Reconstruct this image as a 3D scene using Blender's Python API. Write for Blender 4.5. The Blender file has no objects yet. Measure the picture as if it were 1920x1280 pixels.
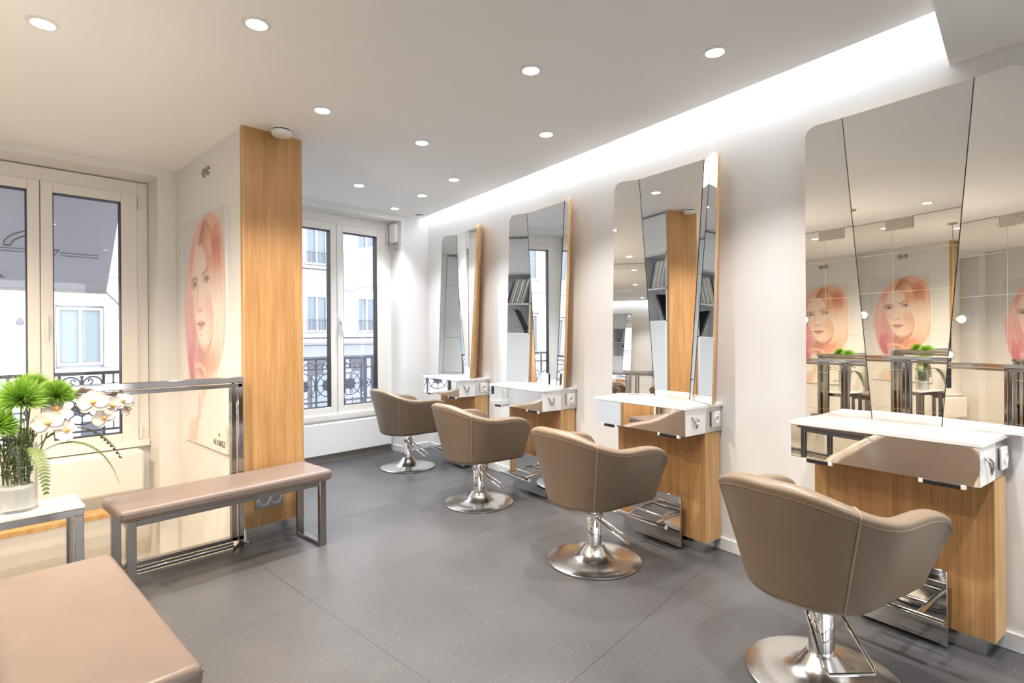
import bpy, bmesh, math, random
import numpy as np
from mathutils import Vector, Matrix
random.seed(7)
S = bpy.context.scene
COL = S.collection
PI = math.pi
R = math.radians

# ------------------------------------------------------------------ materials
def new_mat(name):
    m = bpy.data.materials.new(name); m.use_nodes = True
    nt = m.node_tree
    b = nt.nodes.get('Principled BSDF')
    return m, nt, b
def setp(b, col=None, rough=None, metal=None, spec=None, coat=None, trans=None, ior=None, emit=None, estr=None, alpha=None, sheen=None):
    def s(k, v):
        if v is not None and k in b.inputs: b.inputs[k].default_value = v
    s('Base Color', (*col, 1) if col else None); s('Roughness', rough); s('Metallic', metal)
    s('Specular IOR Level', spec); s('Coat Weight', coat); s('Transmission Weight', trans); s('IOR', ior)
    s('Emission Color', (*emit, 1) if emit else None); s('Emission Strength', estr); s('Alpha', alpha); s('Sheen Weight', sheen)
def simple(name, col, rough=.5, metal=0., **k):
    m, nt, b = new_mat(name); setp(b, col, rough, metal, **k); return m
def noise_bump(nt, b, scale, strength, dist=.002, detail=3, coord='Object'):
    tc = nt.nodes.new('ShaderNodeTexCoord'); n = nt.nodes.new('ShaderNodeTexNoise'); bu = nt.nodes.new('ShaderNodeBump')
    n.inputs['Scale'].default_value = scale; n.inputs['Detail'].default_value = detail
    bu.inputs['Strength'].default_value = strength; bu.inputs['Distance'].default_value = dist
    nt.links.new(tc.outputs[coord], n.inputs['Vector']); nt.links.new(n.outputs['Fac'], bu.inputs['Height'])
    nt.links.new(bu.outputs['Normal'], b.inputs['Normal'])
def paint(name, col, rough=.6, bump=.05):
    m, nt, b = new_mat(name); setp(b, col, rough, spec=.3); noise_bump(nt, b, 60, bump, .002); return m
def mixcol(nt, fac, a, c):
    n = nt.nodes.new('ShaderNodeMix'); n.data_type = 'RGBA'
    n.inputs[6].default_value = (*a, 1) if isinstance(a, tuple) else (0, 0, 0, 1)
    n.inputs[7].default_value = (*c, 1) if isinstance(c, tuple) else (0, 0, 0, 1)
    if not isinstance(a, tuple): nt.links.new(a, n.inputs[6])
    if not isinstance(c, tuple): nt.links.new(c, n.inputs[7])
    nt.links.new(fac, n.inputs[0])
    return n.outputs[2]
def math_node(nt, op, a, b=None, c=None):
    n = nt.nodes.new('ShaderNodeMath'); n.operation = op
    for i, v in enumerate((a, b, c)):
        if v is None: continue
        if isinstance(v, (int, float)): n.inputs[i].default_value = v
        else: nt.links.new(v, n.inputs[i])
    return n.outputs[0]

def wood(name, c1=(.40, .205, .075), c2=(.60, .35, .15), c3=(.50, .275, .11), rough=.42):
    m, nt, b = new_mat(name); setp(b, c2, rough, spec=.4)
    tc = nt.nodes.new('ShaderNodeTexCoord')
    def tex(scale, sc, det):
        mp = nt.nodes.new('ShaderNodeMapping'); mp.inputs['Scale'].default_value = scale
        n = nt.nodes.new('ShaderNodeTexNoise'); n.inputs['Scale'].default_value = sc; n.inputs['Detail'].default_value = det
        n.inputs['Roughness'].default_value = .6
        nt.links.new(tc.outputs['Object'], mp.inputs['Vector']); nt.links.new(mp.outputs[0], n.inputs['Vector']); return n.outputs['Fac']
    fine = tex((1, 1, .012), 260, 3)          # pores
    band = tex((1, 1, .05), 22, 4)            # broad vertical bands
    fl = nt.nodes.new('ShaderNodeValToRGB'); nt.links.new(band, fl.inputs[0])
    e = fl.color_ramp.elements; e[0].position = .32; e[0].color = (*c1, 1); e[1].position = .68; e[1].color = (*c2, 1)
    k = fl.color_ramp.elements.new(.5); k.color = (*c3, 1)
    fr = nt.nodes.new('ShaderNodeMapRange'); fr.inputs[1].default_value = .35; fr.inputs[2].default_value = .62
    fr.inputs[3].default_value = .45; fr.inputs[4].default_value = 0.
    nt.links.new(fine, fr.inputs[0])
    out = mixcol(nt, fr.outputs[0], fl.outputs[0], (.24, .11, .035))
    nt.links.new(out, b.inputs['Base Color'])
    return m

def floor_mat():
    m, nt, b = new_mat('anthracite_tile'); setp(b, (.1, .1, .105), .34, spec=.5)
    tc = nt.nodes.new('ShaderNodeTexCoord'); sx = nt.nodes.new('ShaderNodeSeparateXYZ')
    nt.links.new(tc.outputs['Object'], sx.inputs[0])
    x, y = sx.outputs[0], sx.outputs[1]
    yy = math_node(nt, 'SUBTRACT', y, math_node(nt, 'MULTIPLY', math_node(nt, 'SUBTRACT', x, 1.2), .058))
    def line(v, off, per, w):
        f = math_node(nt, 'FRACT', math_node(nt, 'DIVIDE', math_node(nt, 'ADD', v, -off + 20 * per), per))
        d = math_node(nt, 'MINIMUM', f, math_node(nt, 'SUBTRACT', 1., f))
        return math_node(nt, 'LESS_THAN', d, w / per)
    ln = math_node(nt, 'MAXIMUM', line(x, 1.207, 1.203, .0017), line(yy, 2.457, 1.278, .0017))
    n1 = nt.nodes.new('ShaderNodeTexNoise'); n1.inputs['Scale'].default_value = 1.6; n1.inputs['Detail'].default_value = 5
    n2 = nt.nodes.new('ShaderNodeTexNoise'); n2.inputs['Scale'].default_value = 160; n2.inputs['Detail'].default_value = 3
    v = nt.nodes.new('ShaderNodeTexVoronoi'); v.inputs['Scale'].default_value = 120
    v2 = nt.nodes.new('ShaderNodeTexVoronoi'); v2.inputs['Scale'].default_value = 70
    for n in (n1, n2, v, v2): nt.links.new(tc.outputs['Object'], n.inputs['Vector'])
    mr = nt.nodes.new('ShaderNodeMapRange'); mr.inputs[1].default_value = .3; mr.inputs[2].default_value = .7
    nt.links.new(math_node(nt, 'ADD', math_node(nt, 'MULTIPLY', n1.outputs['Fac'], .45), math_node(nt, 'MULTIPLY', n2.outputs['Fac'], .55)), mr.inputs[0])
    base = mixcol(nt, mr.outputs[0], (.052, .052, .055), (.104, .104, .110))
    sep = nt.nodes.new('ShaderNodeSeparateColor'); nt.links.new(v2.outputs['Color'], sep.inputs[0])
    dark = math_node(nt, 'MULTIPLY', math_node(nt, 'LESS_THAN', v2.outputs['Distance'], .16), math_node(nt, 'GREATER_THAN', sep.outputs[0], .72))
    base = mixcol(nt, dark, base, (.03, .03, .03))
    sep2 = nt.nodes.new('ShaderNodeSeparateColor'); nt.links.new(v.outputs['Color'], sep2.inputs[0])
    spk = math_node(nt, 'MULTIPLY', math_node(nt, 'LESS_THAN', v.outputs['Distance'], .15), math_node(nt, 'GREATER_THAN', sep2.outputs[1], .93))
    base = mixcol(nt, spk, base, (.55, .55, .56))
    base = mixcol(nt, ln, base, (.035, .035, .036))
    nt.links.new(base, b.inputs['Base Color'])
    r = nt.nodes.new('ShaderNodeMapRange'); r.inputs[3].default_value = .24; r.inputs[4].default_value = .42
    nt.links.new(n1.outputs['Fac'], r.inputs[0]); nt.links.new(r.outputs[0], b.inputs['Roughness'])
    bu = nt.nodes.new('ShaderNodeBump'); bu.inputs['Strength'].default_value = .12; bu.inputs['Distance'].default_value = .001
    nt.links.new(n2.outputs['Fac'], bu.inputs['Height']); nt.links.new(bu.outputs['Normal'], b.inputs['Normal'])
    return m

def leather(name, col, rough=.42):
    m, nt, b = new_mat(name); setp(b, col, rough, spec=.45)
    tc = nt.nodes.new('ShaderNodeTexCoord'); v = nt.nodes.new('ShaderNodeTexVoronoi'); v.inputs['Scale'].default_value = 420
    n = nt.nodes.new('ShaderNodeTexNoise'); n.inputs['Scale'].default_value = 9; n.inputs['Detail'].default_value = 4
    nt.links.new(tc.outputs['Object'], v.inputs['Vector']); nt.links.new(tc.outputs['Object'], n.inputs['Vector'])
    nt.links.new(mixcol(nt, n.outputs['Fac'], tuple(c * .88 for c in col), tuple(min(1, c * 1.1) for c in col)), b.inputs['Base Color'])
    bu = nt.nodes.new('ShaderNodeBump'); bu.inputs['Strength'].default_value = .12; bu.inputs['Distance'].default_value = .001
    nt.links.new(v.outputs['Distance'], bu.inputs['Height']); nt.links.new(bu.outputs['Normal'], b.inputs['Normal'])
    return m

def mirror_wall_mat():
    m, nt, b = new_mat('mirror_tile'); setp(b, (.90, .90, .88), .0, 1.)
    tc = nt.nodes.new('ShaderNodeTexCoord'); sx = nt.nodes.new('ShaderNodeSeparateXYZ'); nt.links.new(tc.outputs['Object'], sx.inputs[0])
    def line(v, off, per, w):
        f = math_node(nt, 'FRACT', math_node(nt, 'DIVIDE', math_node(nt, 'ADD', v, -off + 20 * per), per))
        d = math_node(nt, 'MINIMUM', f, math_node(nt, 'SUBTRACT', 1., f))
        return math_node(nt, 'LESS_THAN', d, w / per)
    ln = math_node(nt, 'MAXIMUM', line(sx.outputs[1], 2.83, 1.25, .0014), line(sx.outputs[2], .37, .435, .0014))
    df = nt.nodes.new('ShaderNodeBsdfDiffuse'); df.inputs[0].default_value = (.28, .25, .21, 1)
    mx = nt.nodes.new('ShaderNodeMixShader'); out = nt.nodes['Material Output']
    nt.links.new(ln, mx.inputs[0]); nt.links.new(b.outputs[0], mx.inputs[1]); nt.links.new(df.outputs[0], mx.inputs[2]); nt.links.new(mx.outputs[0], out.inputs[0])
    return m

def clear_glass(name, tint=(1, 1, 1), refl=.06):
    m = bpy.data.materials.new(name); m.use_nodes = True; nt = m.node_tree
    for n in list(nt.nodes):
        if n.type != 'OUTPUT_MATERIAL': nt.nodes.remove(n)
    t = nt.nodes.new('ShaderNodeBsdfTransparent'); t.inputs[0].default_value = (*tint, 1)
    g = nt.nodes.new('ShaderNodeBsdfGlossy'); g.inputs['Roughness'].default_value = 0.
    f = nt.nodes.new('ShaderNodeLayerWeight'); f.inputs[0].default_value = .12
    mx = nt.nodes.new('ShaderNodeMixShader'); 
    fac = math_node(nt, 'ADD', math_node(nt, 'MULTIPLY', f.outputs['Fresnel'], .6), refl * .3)
    nt.links.new(fac, mx.inputs[0]); nt.links.new(t.outputs[0], mx.inputs[1]); nt.links.new(g.outputs[0], mx.inputs[2])
    nt.links.new(mx.outputs[0], nt.nodes['Material Output'].inputs[0])
    return m
def fabric_sheer(name, col, transp, transl):
    m = bpy.data.materials.new(name); m.use_nodes = True; nt = m.node_tree
    for n in list(nt.nodes):
        if n.type != 'OUTPUT_MATERIAL': nt.nodes.remove(n)
    d = nt.nodes.new('ShaderNodeBsdfDiffuse'); d.inputs[0].default_value = (*col, 1)
    tl = nt.nodes.new('ShaderNodeBsdfTranslucent'); tl.inputs[0].default_value = (*col, 1)
    t = nt.nodes.new('ShaderNodeBsdfTransparent')
    a = nt.nodes.new('ShaderNodeMixShader'); a.inputs[0].default_value = transl
    c = nt.nodes.new('ShaderNodeMixShader'); c.inputs[0].default_value = transp
    nt.links.new(d.outputs[0], a.inputs[1]); nt.links.new(tl.outputs[0], a.inputs[2])
    nt.links.new(a.outputs[0], c.inputs[1]); nt.links.new(t.outputs[0], c.inputs[2]); nt.links.new(c.outputs[0], nt.nodes['Material Output'].inputs[0])
    return m
def emit(name, col, strength):
    m, nt, b = new_mat(name); setp(b, (.8, .8, .8), .5, emit=col, estr=strength); return m

M = dict(
    wall=paint('white_wall_paint', (.80, .795, .79)), cream=paint('cream_wall_paint', (.80, .74, .65)), ceil=paint('ceiling_paint', (.90, .895, .885), bump=.02),
    trim=simple('white_gloss_trim', (.82, .82, .81), .35), floor=floor_mat(), oak=wood('oak_veneer'),
    edge=wood('oak_edge', (.52, .30, .12), (.68, .44, .21), (.6, .37, .16)),
    mirror=simple('mirror_silver', (.91, .915, .91), .0, 1.), mwall=mirror_wall_mat(),
    chrome=simple('polished_chrome', (.76, .755, .75), .06, 1.), steel=simple('brushed_steel', (.62, .61, .60), .22, 1.),
    frame=simple('satin_frame_steel', (.34, .315, .295), .16, 1.), rail=simple('polished_rail_steel', (.48, .45, .43), .09, 1.),
    bronze=simple('polished_dark_steel', (.36, .335, .315), .12, 1.), polsteel=simple('polished_steel_plate', (.60, .585, .57), .05, 1.),
    leather=leather('taupe_leather', (.205, .150, .103), .38), bench=leather('mauve_leather', (.172, .133, .116), .36), pipe=leather('taupe_piping', (.30, .23, .165), .4),
    white=simple('white_solid_surface', (.86, .855, .85), .16, coat=.3), gloss=simple('white_lacquer', (.84, .84, .835), .12, coat=.5), door=paint('white_cabinet_lacquer', (.80, .82, .83), .3, .01),
    black=simple('black_plastic', (.012, .012, .013), .35), grey=simple('grey_plastic', (.30, .29, .28), .4), plast=simple('white_plastic', (.83, .82, .80), .35),
    pvc=simple('window_pvc', (.82, .80, .76), .3), gasket=simple('black_gasket', (.012, .008, .012), .5), pane=clear_glass('window_glass'),
    vase=clear_glass('vase_glass', (.97, .985, .98), .12), sand=paint('white_sand', (.72, .71, .70), .9, .3),
    led=emit('cove_led', (.88, .93, 1.), 45.), spot=emit('downlight_lens', (1., .96, .9), 30.), bulb=emit('bulb_glow', (1., .80, .50), 22.),
    leaf=simple('grass_green', (.16, .36, .03), .5), leaf2=simple('grass_light_green', (.27, .42, .07), .5), fern=simple('fern_green', (.10, .14, .045), .6), fernlt=simple('fern_olive', (.25, .24, .10), .6),
    stem=simple('stem_green', (.17, .17, .06), .6), petal=simple('orchid_petal', (.66, .60, .55), .5), throat=simple('orchid_throat', (.55, .30, .08), .5),
    facade=paint('facade_stone', (.40, .41, .425), .8, .1), slate=simple('window_reflect', (.10, .13, .17), .15), shutter=simple('blue_grey_blind', (.135, .165, .185), .5), iron=simple('wrought_iron', (.075, .07, .09), .4), iron_lit=simple('lit_iron', (.13, .14, .19), .35),
    shop=simple('shop_front_dark', (.035, .04, .06), .3), fascia=simple('shop_fascia', (.17, .185, .22), .5), street=simple('street_asphalt', (.20, .20, .21), .8),
    awning=fabric_sheer('awning_mesh', (.26, .255, .28), .13, .5), banner=fabric_sheer('banner_white', (.36, .36, .385), .0, .4), ink=simple('print_ink', (.07, .065, .075), .7), inklt=simple('pale_print_ink', (.22, .22, .27), .7),
    sash=simple('facade_sash', (.33, .34, .36), .5), groove=simple('stone_joint', (.26, .27, .285), .9), paper1=simple('magazine_white', (.78, .78, .76), .5), paper2=simple('magazine_grey', (.45, .46, .47), .5), paper3=simple('magazine_navy', (.03, .04, .07), .4), paper4=simple('magazine_sage', (.50, .53, .47), .5),
    grille=simple('grille_beige', (.66, .62, .55), .5), dark=simple('dark_recess', (.02, .02, .02), .8), brass=simple('aged_brass', (.42, .30, .16), .3, 1.), skirting=simple('grey_skirting', (.30, .27, .24), .5),
)

# ------------------------------------------------------------------ mesh helpers
def box(bm, x0, x1, y0, y1, z0, z1):
    v = [bm.verts.new((x, y, z)) for x in (x0, x1) for y in (y0, y1) for z in (z0, z1)]
    for f in ((0, 1, 3, 2), (4, 6, 7, 5), (0, 4, 5, 1), (2, 3, 7, 6), (0, 2, 6, 4), (1, 5, 7, 3)):
        bm.faces.new([v[i] for i in f])
def prism(bm, poly, z0, z1, axis='z'):
    def P(a, b, c): return {'z': (a, b, c), 'y': (a, c, b), 'x': (c, a, b)}[axis]
    lo = [bm.verts.new(P(p[0], p[1], z0)) for p in poly]; hi = [bm.verts.new(P(p[0], p[1], z1)) for p in poly]
    n = len(poly); bm.faces.new(lo[::-1]); bm.faces.new(hi)
    for i in range(n): bm.faces.new((lo[i], lo[(i + 1) % n], hi[(i + 1) % n], hi[i]))
def tube(bm, pts, r, seg=8, closed=False, cap=True):
    pts = [Vector(p) for p in pts]; n = len(pts); rings = []
    rr = r if isinstance(r, (list, tuple)) else [r] * n
    up = None
    for i, p in enumerate(pts):
        a = pts[(i - 1) % n] if (closed or i > 0) else p; b = pts[(i + 1) % n] if (closed or i < n - 1) else p
        t = (b - a).normalized()
        if up is None:
            up = Vector((0, 0, 1)) if abs(t.z) < .9 else Vector((1, 0, 0))
        u = (up - t * up.dot(t))
        if u.length < 1e-4: u = t.orthogonal()
        u.normalize(); w = t.cross(u); up = u
        rings.append([bm.verts.new(p + (u * math.cos(2 * PI * k / seg) + w * math.sin(2 * PI * k / seg)) * rr[i]) for k in range(seg)])
    for i in range(n if closed else n - 1):
        A, B = rings[i], rings[(i + 1) % n]
        for k in range(seg): bm.faces.new((A[k], A[(k + 1) % seg], B[(k + 1) % seg], B[k]))
    if cap and not closed:
        bm.faces.new(rings[0][::-1]); bm.faces.new(rings[-1])
def lathe(bm, prof, seg=40, c=(0, 0, 0)):
    rings = []
    for r, z in prof:
        if r < 1e-6: rings.append([bm.verts.new((c[0], c[1], c[2] + z))])
        else: rings.append([bm.verts.new((c[0] + r * math.cos(2 * PI * k / seg), c[1] + r * math.sin(2 * PI * k / seg), c[2] + z)) for k in range(seg)])
    for A, B in zip(rings, rings[1:]):
        for k in range(seg):
            q = [A[k % len(A)], A[(k + 1) % len(A)], B[(k + 1) % len(B)], B[k % len(B)]]
            f = []
            for v in q:
                if v not in f: f.append(v)
            if len(f) > 2: bm.faces.new(f)
def arc(c, r, a0, a1, n, plane='xz'):
    o = []
    for i in range(n + 1):
        a = a0 + (a1 - a0) * i / n
        o.append((c[0] + r * math.cos(a), c[1], c[2] + r * math.sin(a)) if plane == 'xz' else (c[0] + r * math.cos(a), c[1] + r * math.sin(a), c[2]))
    return o
def BM(): return bmesh.new()
def obj(name, bm, mat, parent=None, bevel=0., seg=2, smooth=40., loc=None, rotz=None):
    me = bpy.data.meshes.new(name)
    bmesh.ops.recalc_face_normals(bm, faces=bm.faces)
    bm.to_mesh(me); bm.free()
    if smooth:
        me.shade_smooth(); me.set_sharp_from_angle(angle=R(smooth))
    me.materials.append(M[mat] if isinstance(mat, str) else mat)
    o = bpy.data.objects.new(name, me); COL.objects.link(o)
    if parent: o.parent = parent
    if loc: o.location = loc
    if rotz is not None: o.rotation_euler = (0, 0, rotz)
    if bevel:
        b = o.modifiers.new('bevel', 'BEVEL'); b.width = bevel; b.segments = seg; b.limit_method = 'ANGLE'; b.angle_limit = R(30)
        if seg > 1: b.harden_normals = False
    return o
def part(name, mat, parent, *boxes, bevel=0., seg=2):
    bm = BM()
    for b in boxes: box(bm, *b)
    return obj(name, bm, mat, parent, bevel, seg)
def tag(o, label, cat, group=None, kind=None):
    o['label'] = label; o['category'] = cat
    if group: o['group'] = group
    if kind: o['kind'] = kind
    return o
def thing(name, label, cat, loc=(0, 0, 0), rotz=0., group=None):
    o = bpy.data.objects.new(name, None); COL.objects.link(o); o.empty_display_size = .1
    o.location = loc; o.rotation_euler = (0, 0, rotz)
    return tag(o, label, cat, group)
def struct(name, mat, *boxes, bm=None, **k):
    b = bm or BM()
    for x in boxes: box(b, *x)
    o = obj(name, b, mat, **k); o['kind'] = 'structure'; return o
def dup(root, loc=None, rotz=None, label=None):
    r = root.copy(); COL.objects.link(r)
    if loc is not None: r.location = loc
    if rotz is not None: r.rotation_euler = (0, 0, rotz)
    if label: r['label'] = label
    for ch in list(root.children):
        c = ch.copy(); COL.objects.link(c); c.parent = r
        for g in list(ch.children):
            d = g.copy(); COL.objects.link(d); d.parent = c
    return r
def kid(root, name):
    return [c for c in root.children if c.name.split('.')[0] == name]
def text(name, body, size, mat, parent, loc, rot, extrude=.0006, font_scale=(1, 1), align='CENTER', space=1.):
    cu = bpy.data.curves.new(name, 'FONT'); cu.body = body; cu.size = size; cu.extrude = extrude; cu.align_x = align; cu.align_y = 'CENTER'; cu.space_character = space
    tmp = bpy.data.objects.new(name + '_curve', cu); COL.objects.link(tmp)
    dg = bpy.context.evaluated_depsgraph_get(); me = bpy.data.meshes.new_from_object(tmp.evaluated_get(dg)); me.name = name
    bpy.data.objects.remove(tmp); bpy.data.curves.remove(cu)
    me.materials.clear(); me.materials.append(M[mat]); o = bpy.data.objects.new(name, me); COL.objects.link(o)
    o.location = loc; o.rotation_euler = rot; o.scale = (font_scale[0], font_scale[1], 1)
    if parent: o.parent = parent
    return o

# ------------------------------------------------------------------ room frame
C = 2.49
W0 = Vector((2.869, .108)); TH = R(10.537)
U = Vector((math.sin(TH), math.cos(TH))); N = Vector((-math.cos(TH), math.sin(TH)))
RZ = math.atan2(U.y, U.x)                       # local x runs along the right wall, local y into the room
def wp(s, d, z=0.): p = W0 + U * s + N * d; return (p.x, p.y, z)
YW, YR, YF = 4.76, 4.83, 5.06                    # window wall faces, window frame plane
XP, YP = 1.283, 3.42                             # partition: poster face, pillar front
XL = -1.0                                        # mirrored wall beyond the stairs

# floor with the stair opening left out
b = BM()
zt, zb = 0., -.22
def fl(poly): prism(b, poly, zb, zt)
fl([(-.06, -3.4), wp(-3.55, -.02)[:2], wp(3.355, -.02)[:2], (-.06, YP - .03)][0:4])
fl([(XL, -3.4), (-.06, -3.4), (-.06, -1.2), (XL, -1.2)])
fl([(XP + .03, YP - .03), wp(3.355, -.02)[:2], wp(5.05, -.02)[:2], (XP + .03, 5.1)])
struct('floor', 'floor', bm=b, smooth=0)
struct('floor_lower_landing', 'cream', (XL, XP + .05, -1.2, 5.1, -1.35, -1.25), smooth=0)

# ceiling with the light slot along the right wall, recess above it
b = BM()
prism(b, [(XL - .05, -3.4), wp(-3.6, .17)[:2], wp(.0, .17)[:2], wp(4.9, .095)[:2], (3.5, 5.1), (XL - .05, 5.1)], C, C + .03)
struct('ceiling', 'ceil', bm=b, smooth=0)
b = BM()
prism(b, [wp(-3.6, .5)[:2], wp(-3.6, -.02)[:2], wp(5., -.02)[:2], wp(5., .5)[:2]], C + .42, C + .45)
prism(b, [wp(-3.6, .5)[:2], wp(-3.6, .46)[:2], wp(5., .46)[:2], wp(5., .5)[:2]], C + .03, C + .42)
struct('trim_1', 'ceil', bm=b, smooth=0)
b = BM()
prism(b, [(1.45, -3.4), wp(-3.55, -.005)[:2], wp(.152, -.005)[:2], (1.45, .235)], 2.325, C + .4)
struct('trim_2', 'ceil', bm=b, smooth=0)
b = BM()
prism(b, [wp(-3.7, 0)[:2], wp(-3.7, -.15)[:2], wp(5.05, -.15)[:2], wp(5.05, 0)[:2]], -.22, C + .45)
struct('wall_right', 'wall', bm=b, smooth=0)
# window wall with two openings
b = BM()
box(b, XL - .05, -.13, YW, 5.3, -1.3, C + .45)
box(b, 1.163, 1.70, YW, 5.3, -1.3, C + .45)
box(b, 1.70, 2.11, YR, 5.3, -.2, C + .45)
box(b, 3.395, 4.1, YR, 5.3, -.2, C + .45)
box(b, -.13, 1.163, YW, 5.3, 2.436, C + .45)
box(b, 2.11, 3.395, YR, 5.3, 2.432, C + .45)
box(b, -.13, 1.163, YF + .0, 5.3, -1.3, .425)
box(b, 2.11, 3.395, YF + .0, 5.3, -.2, .40)
struct('wall_window', 'wall', bm=b, smooth=0)
struct('wall_back', 'wall', (XL - .05, -.75, -3.55, -3.4, -.22, C + .45), (2.15, 3.2, -3.55, -3.4, -.22, C + .45), (-.75, 2.15, -3.55, -3.4, 2.38, C + .45), smooth=0)
w3 = struct('window_3', 'pvc', (-.75, -.67, -3.52, -3.44, 0, 2.38), (2.07, 2.15, -3.52, -3.44, 0, 2.38), (-.67, 2.07, -3.52, -3.44, 2.30, 2.38), (-.67, 2.07, -3.52, -3.44, 0, .10), (.66, .74, -3.52, -3.44, .10, 2.30))  # unseen rear window, added to let in daylight and brighten the room
part('pane', 'pane', w3, (-.67, .66, -3.485, -3.479, .10, 2.30), (.74, 2.07, -3.485, -3.479, .10, 2.30))
struct('floor_terrace_added', 'facade', (-12, 14, -22, -3.56, -.45, -.25), smooth=0)  # unseen pale ground, added to bounce daylight up through the rear window
b = BM(); box(b, -.1, 0, -3.4, 5.1, -1.3, C + .03)
o = struct('wall_left', 'mwall', bm=b, smooth=0); o.location = (XL, 0, 0)
struct('wall_stair', 'cream', (XL, -.07, -1.21, -1.18, -1.3, -.22), (-.10, -.06, -1.2, YP - .06, -1.3, -.22), (-.10, XP, YP - .06, YP - .03, -1.3, -.22), smooth=0)
# partition between the two windows (poster face)
struct('wall_partition', 'wall', (XP, XP + .09, YP + .03, YW, -1.3, C), smooth=0)
# skirting boards
def skirt(name, s0, s1):
    b = BM(); prism(b, [wp(s0, 0)[:2], wp(s1, 0)[:2], wp(s1, .012)[:2], wp(s0, .012)[:2]], 0, .07); struct(name, 'trim', bm=b, bevel=.003)
skirt('baseboard_right', -3.5, 4.76)
struct('baseboard_window', 'trim', (3.395, 3.72, YR - .012, YR, 0, .07), (3.383, 3.395, YR - .012, YF - .06, 0, .07), bevel=.003)
struct('trim_3', 'edge', (-.95, 1.163, 4.62, YW + .02, -.005, .03), bevel=.004)           # wood ledge under the left window
# boxed radiator covers under the windows
struct('trim_4', 'trim', (-.10, 1.09, 4.86, 5.05, .085, .385), bevel=.02, seg=3)
b = BM(); box(b, 2.12, 3.37, 4.99, 5.055, .075, .385)
struct('trim_5', 'trim', bm=b, bevel=.01)
struct('trim_6', 'skirting', (2.12, 3.385, 5.03, 5.058, .0, .072))

# ------------------------------------------------------------------ windows
def make_window(idx, cx, fx, ztop, zbot, sash_hw, sash_top, pane_in, pane_out, ptop, pbot, label_side):
    y0, y1 = YF - .03, YF + .05
    b = BM()
    sb = pbot - .075
    for s in (-1, 1):
        xa, xb = sorted((cx + s * fx, cx + s * sash_hw)); box(b, xa, xb, y0, y1, zbot, ztop)
    box(b, cx - sash_hw, cx + sash_hw, y0, y1, sash_top, ztop)
    box(b, cx - sash_hw, cx + sash_hw, y0, y1, zbot, sb)
    box(b, cx - fx, cx + fx, y0 - .035, y0, zbot - .028, zbot + .02)
    w = struct('window_%d' % idx, 'pvc', bm=b, bevel=.004)
    for s in (-1, 1):
        xi, xo, xe = cx + s * pane_in, cx + s * pane_out, cx + s * sash_hw
        b = BM()
        ya, yb = y0 - .018, y1 - .02
        xc = cx + s * .0025
        for (p, q) in ((xc, xi), (xo, xe - s * .002)):
            p, q = sorted((p, q)); box(b, p, q, ya, yb, sb + .002, sash_top - .002)
        p, q = sorted((xi, xo)); box(b, p, q, ya, yb, ptop, sash_top - .002); box(b, p, q, ya, yb, sb + .002, pbot)
        sash = obj('window_sash', b, 'pvc', w, .004)
        b = BM()
        t = .005
        for (x0_, x1_, z0_, z1_) in ((p, p + t, pbot, ptop), (q - t, q, pbot, ptop), (p, q, ptop - t, ptop), (p, q, pbot, pbot + t)):
            box(b, x0_, x1_, ya + .004, yb - .004, z0_, z1_)
        obj('gasket', b, 'gasket', sash)
        part('pane', 'pane', sash, (p + t, q - t, YF - .004, YF + .002, pbot + t, ptop - t))
        b = BM()
        for zz in (pbot + .0, ptop + .01): tube(b, [(xe + s * .012, ya - .004, zz - .05), (xe + s * .012, ya - .004, zz + .05)], .011, 10)
        obj('hinge', b, 'pvc', sash)
    b = BM()
    zc = (ptop + pbot) / 2 - .06
    box(b, cx + .018, cx + .044, y0 - .030, y0 - .018, zc - .075, zc + .075)
    tube(b, [(cx + .031, y0 - .03, zc + .03), (cx + .031, y0 - .055, zc + .03)], .010, 10)
    tube(b, [(cx + .031, y0 - .055, zc + .045), (cx + .031, y0 - .06, zc - .03), (cx + .034, y0 - .058, zc - .12)], [.012, .0125, .009], 10)
    obj('window_handle', b, 'plast', w, .003)
    return w
make_window(1, .515, .645, 2.425, .422, .574, 2.33, .069, .468, 2.256, .506, 'left')
make_window(2, 2.756, .642, 2.432, .443, .570, 2.345, .068, .459, 2.266, .536, 'right')

# ------------------------------------------------------------------ pillar, cabinet, poster
t = thing('wood_pillar', 'tall oak-veneered pillar between the two windows, reaching the ceiling', 'pillar', (1.46, YP, 0))
part('wood_panel', 'oak', t, (XP - 1.46, .18, 0, .03, .082, C))
part('edge_strip', 'edge', t, (XP - .012 - 1.46, XP - 1.46, -.0005, .03, .082, C))
part('plinth', 'steel', t, (XP - 1.46 + .01, .155, .022, .03, 0, .082))
sp_ = thing('power_outlet', 'grey double power outlet low on the oak pillar under the bench', 'outlet', (1.4165, YP, .238))
part('cover_plate', 'grey', sp_, (-.083, .083, -.012, 0, -.052, .052), bevel=.003)
for dx in (-.036, .036):
    b = BM(); lathe(b, [(.0, .0), (.022, .0), (.027, .003), (.029, .011), (.033, .012), (.033, .0)], 28)
    s_ = obj('socket', b, 'plast', sp_); s_.rotation_euler = (R(90), 0, 0); s_.location = (dx, -.009, 0)
    b = BM()
    for hx, hz in ((-.0095, -.002), (.0095, -.002), (0, .011)): tube(b, [(hx, hz, -.001), (hx, hz, .002)], .0033, 8)
    h_ = obj('socket_hole', b, 'black', s_)

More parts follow.
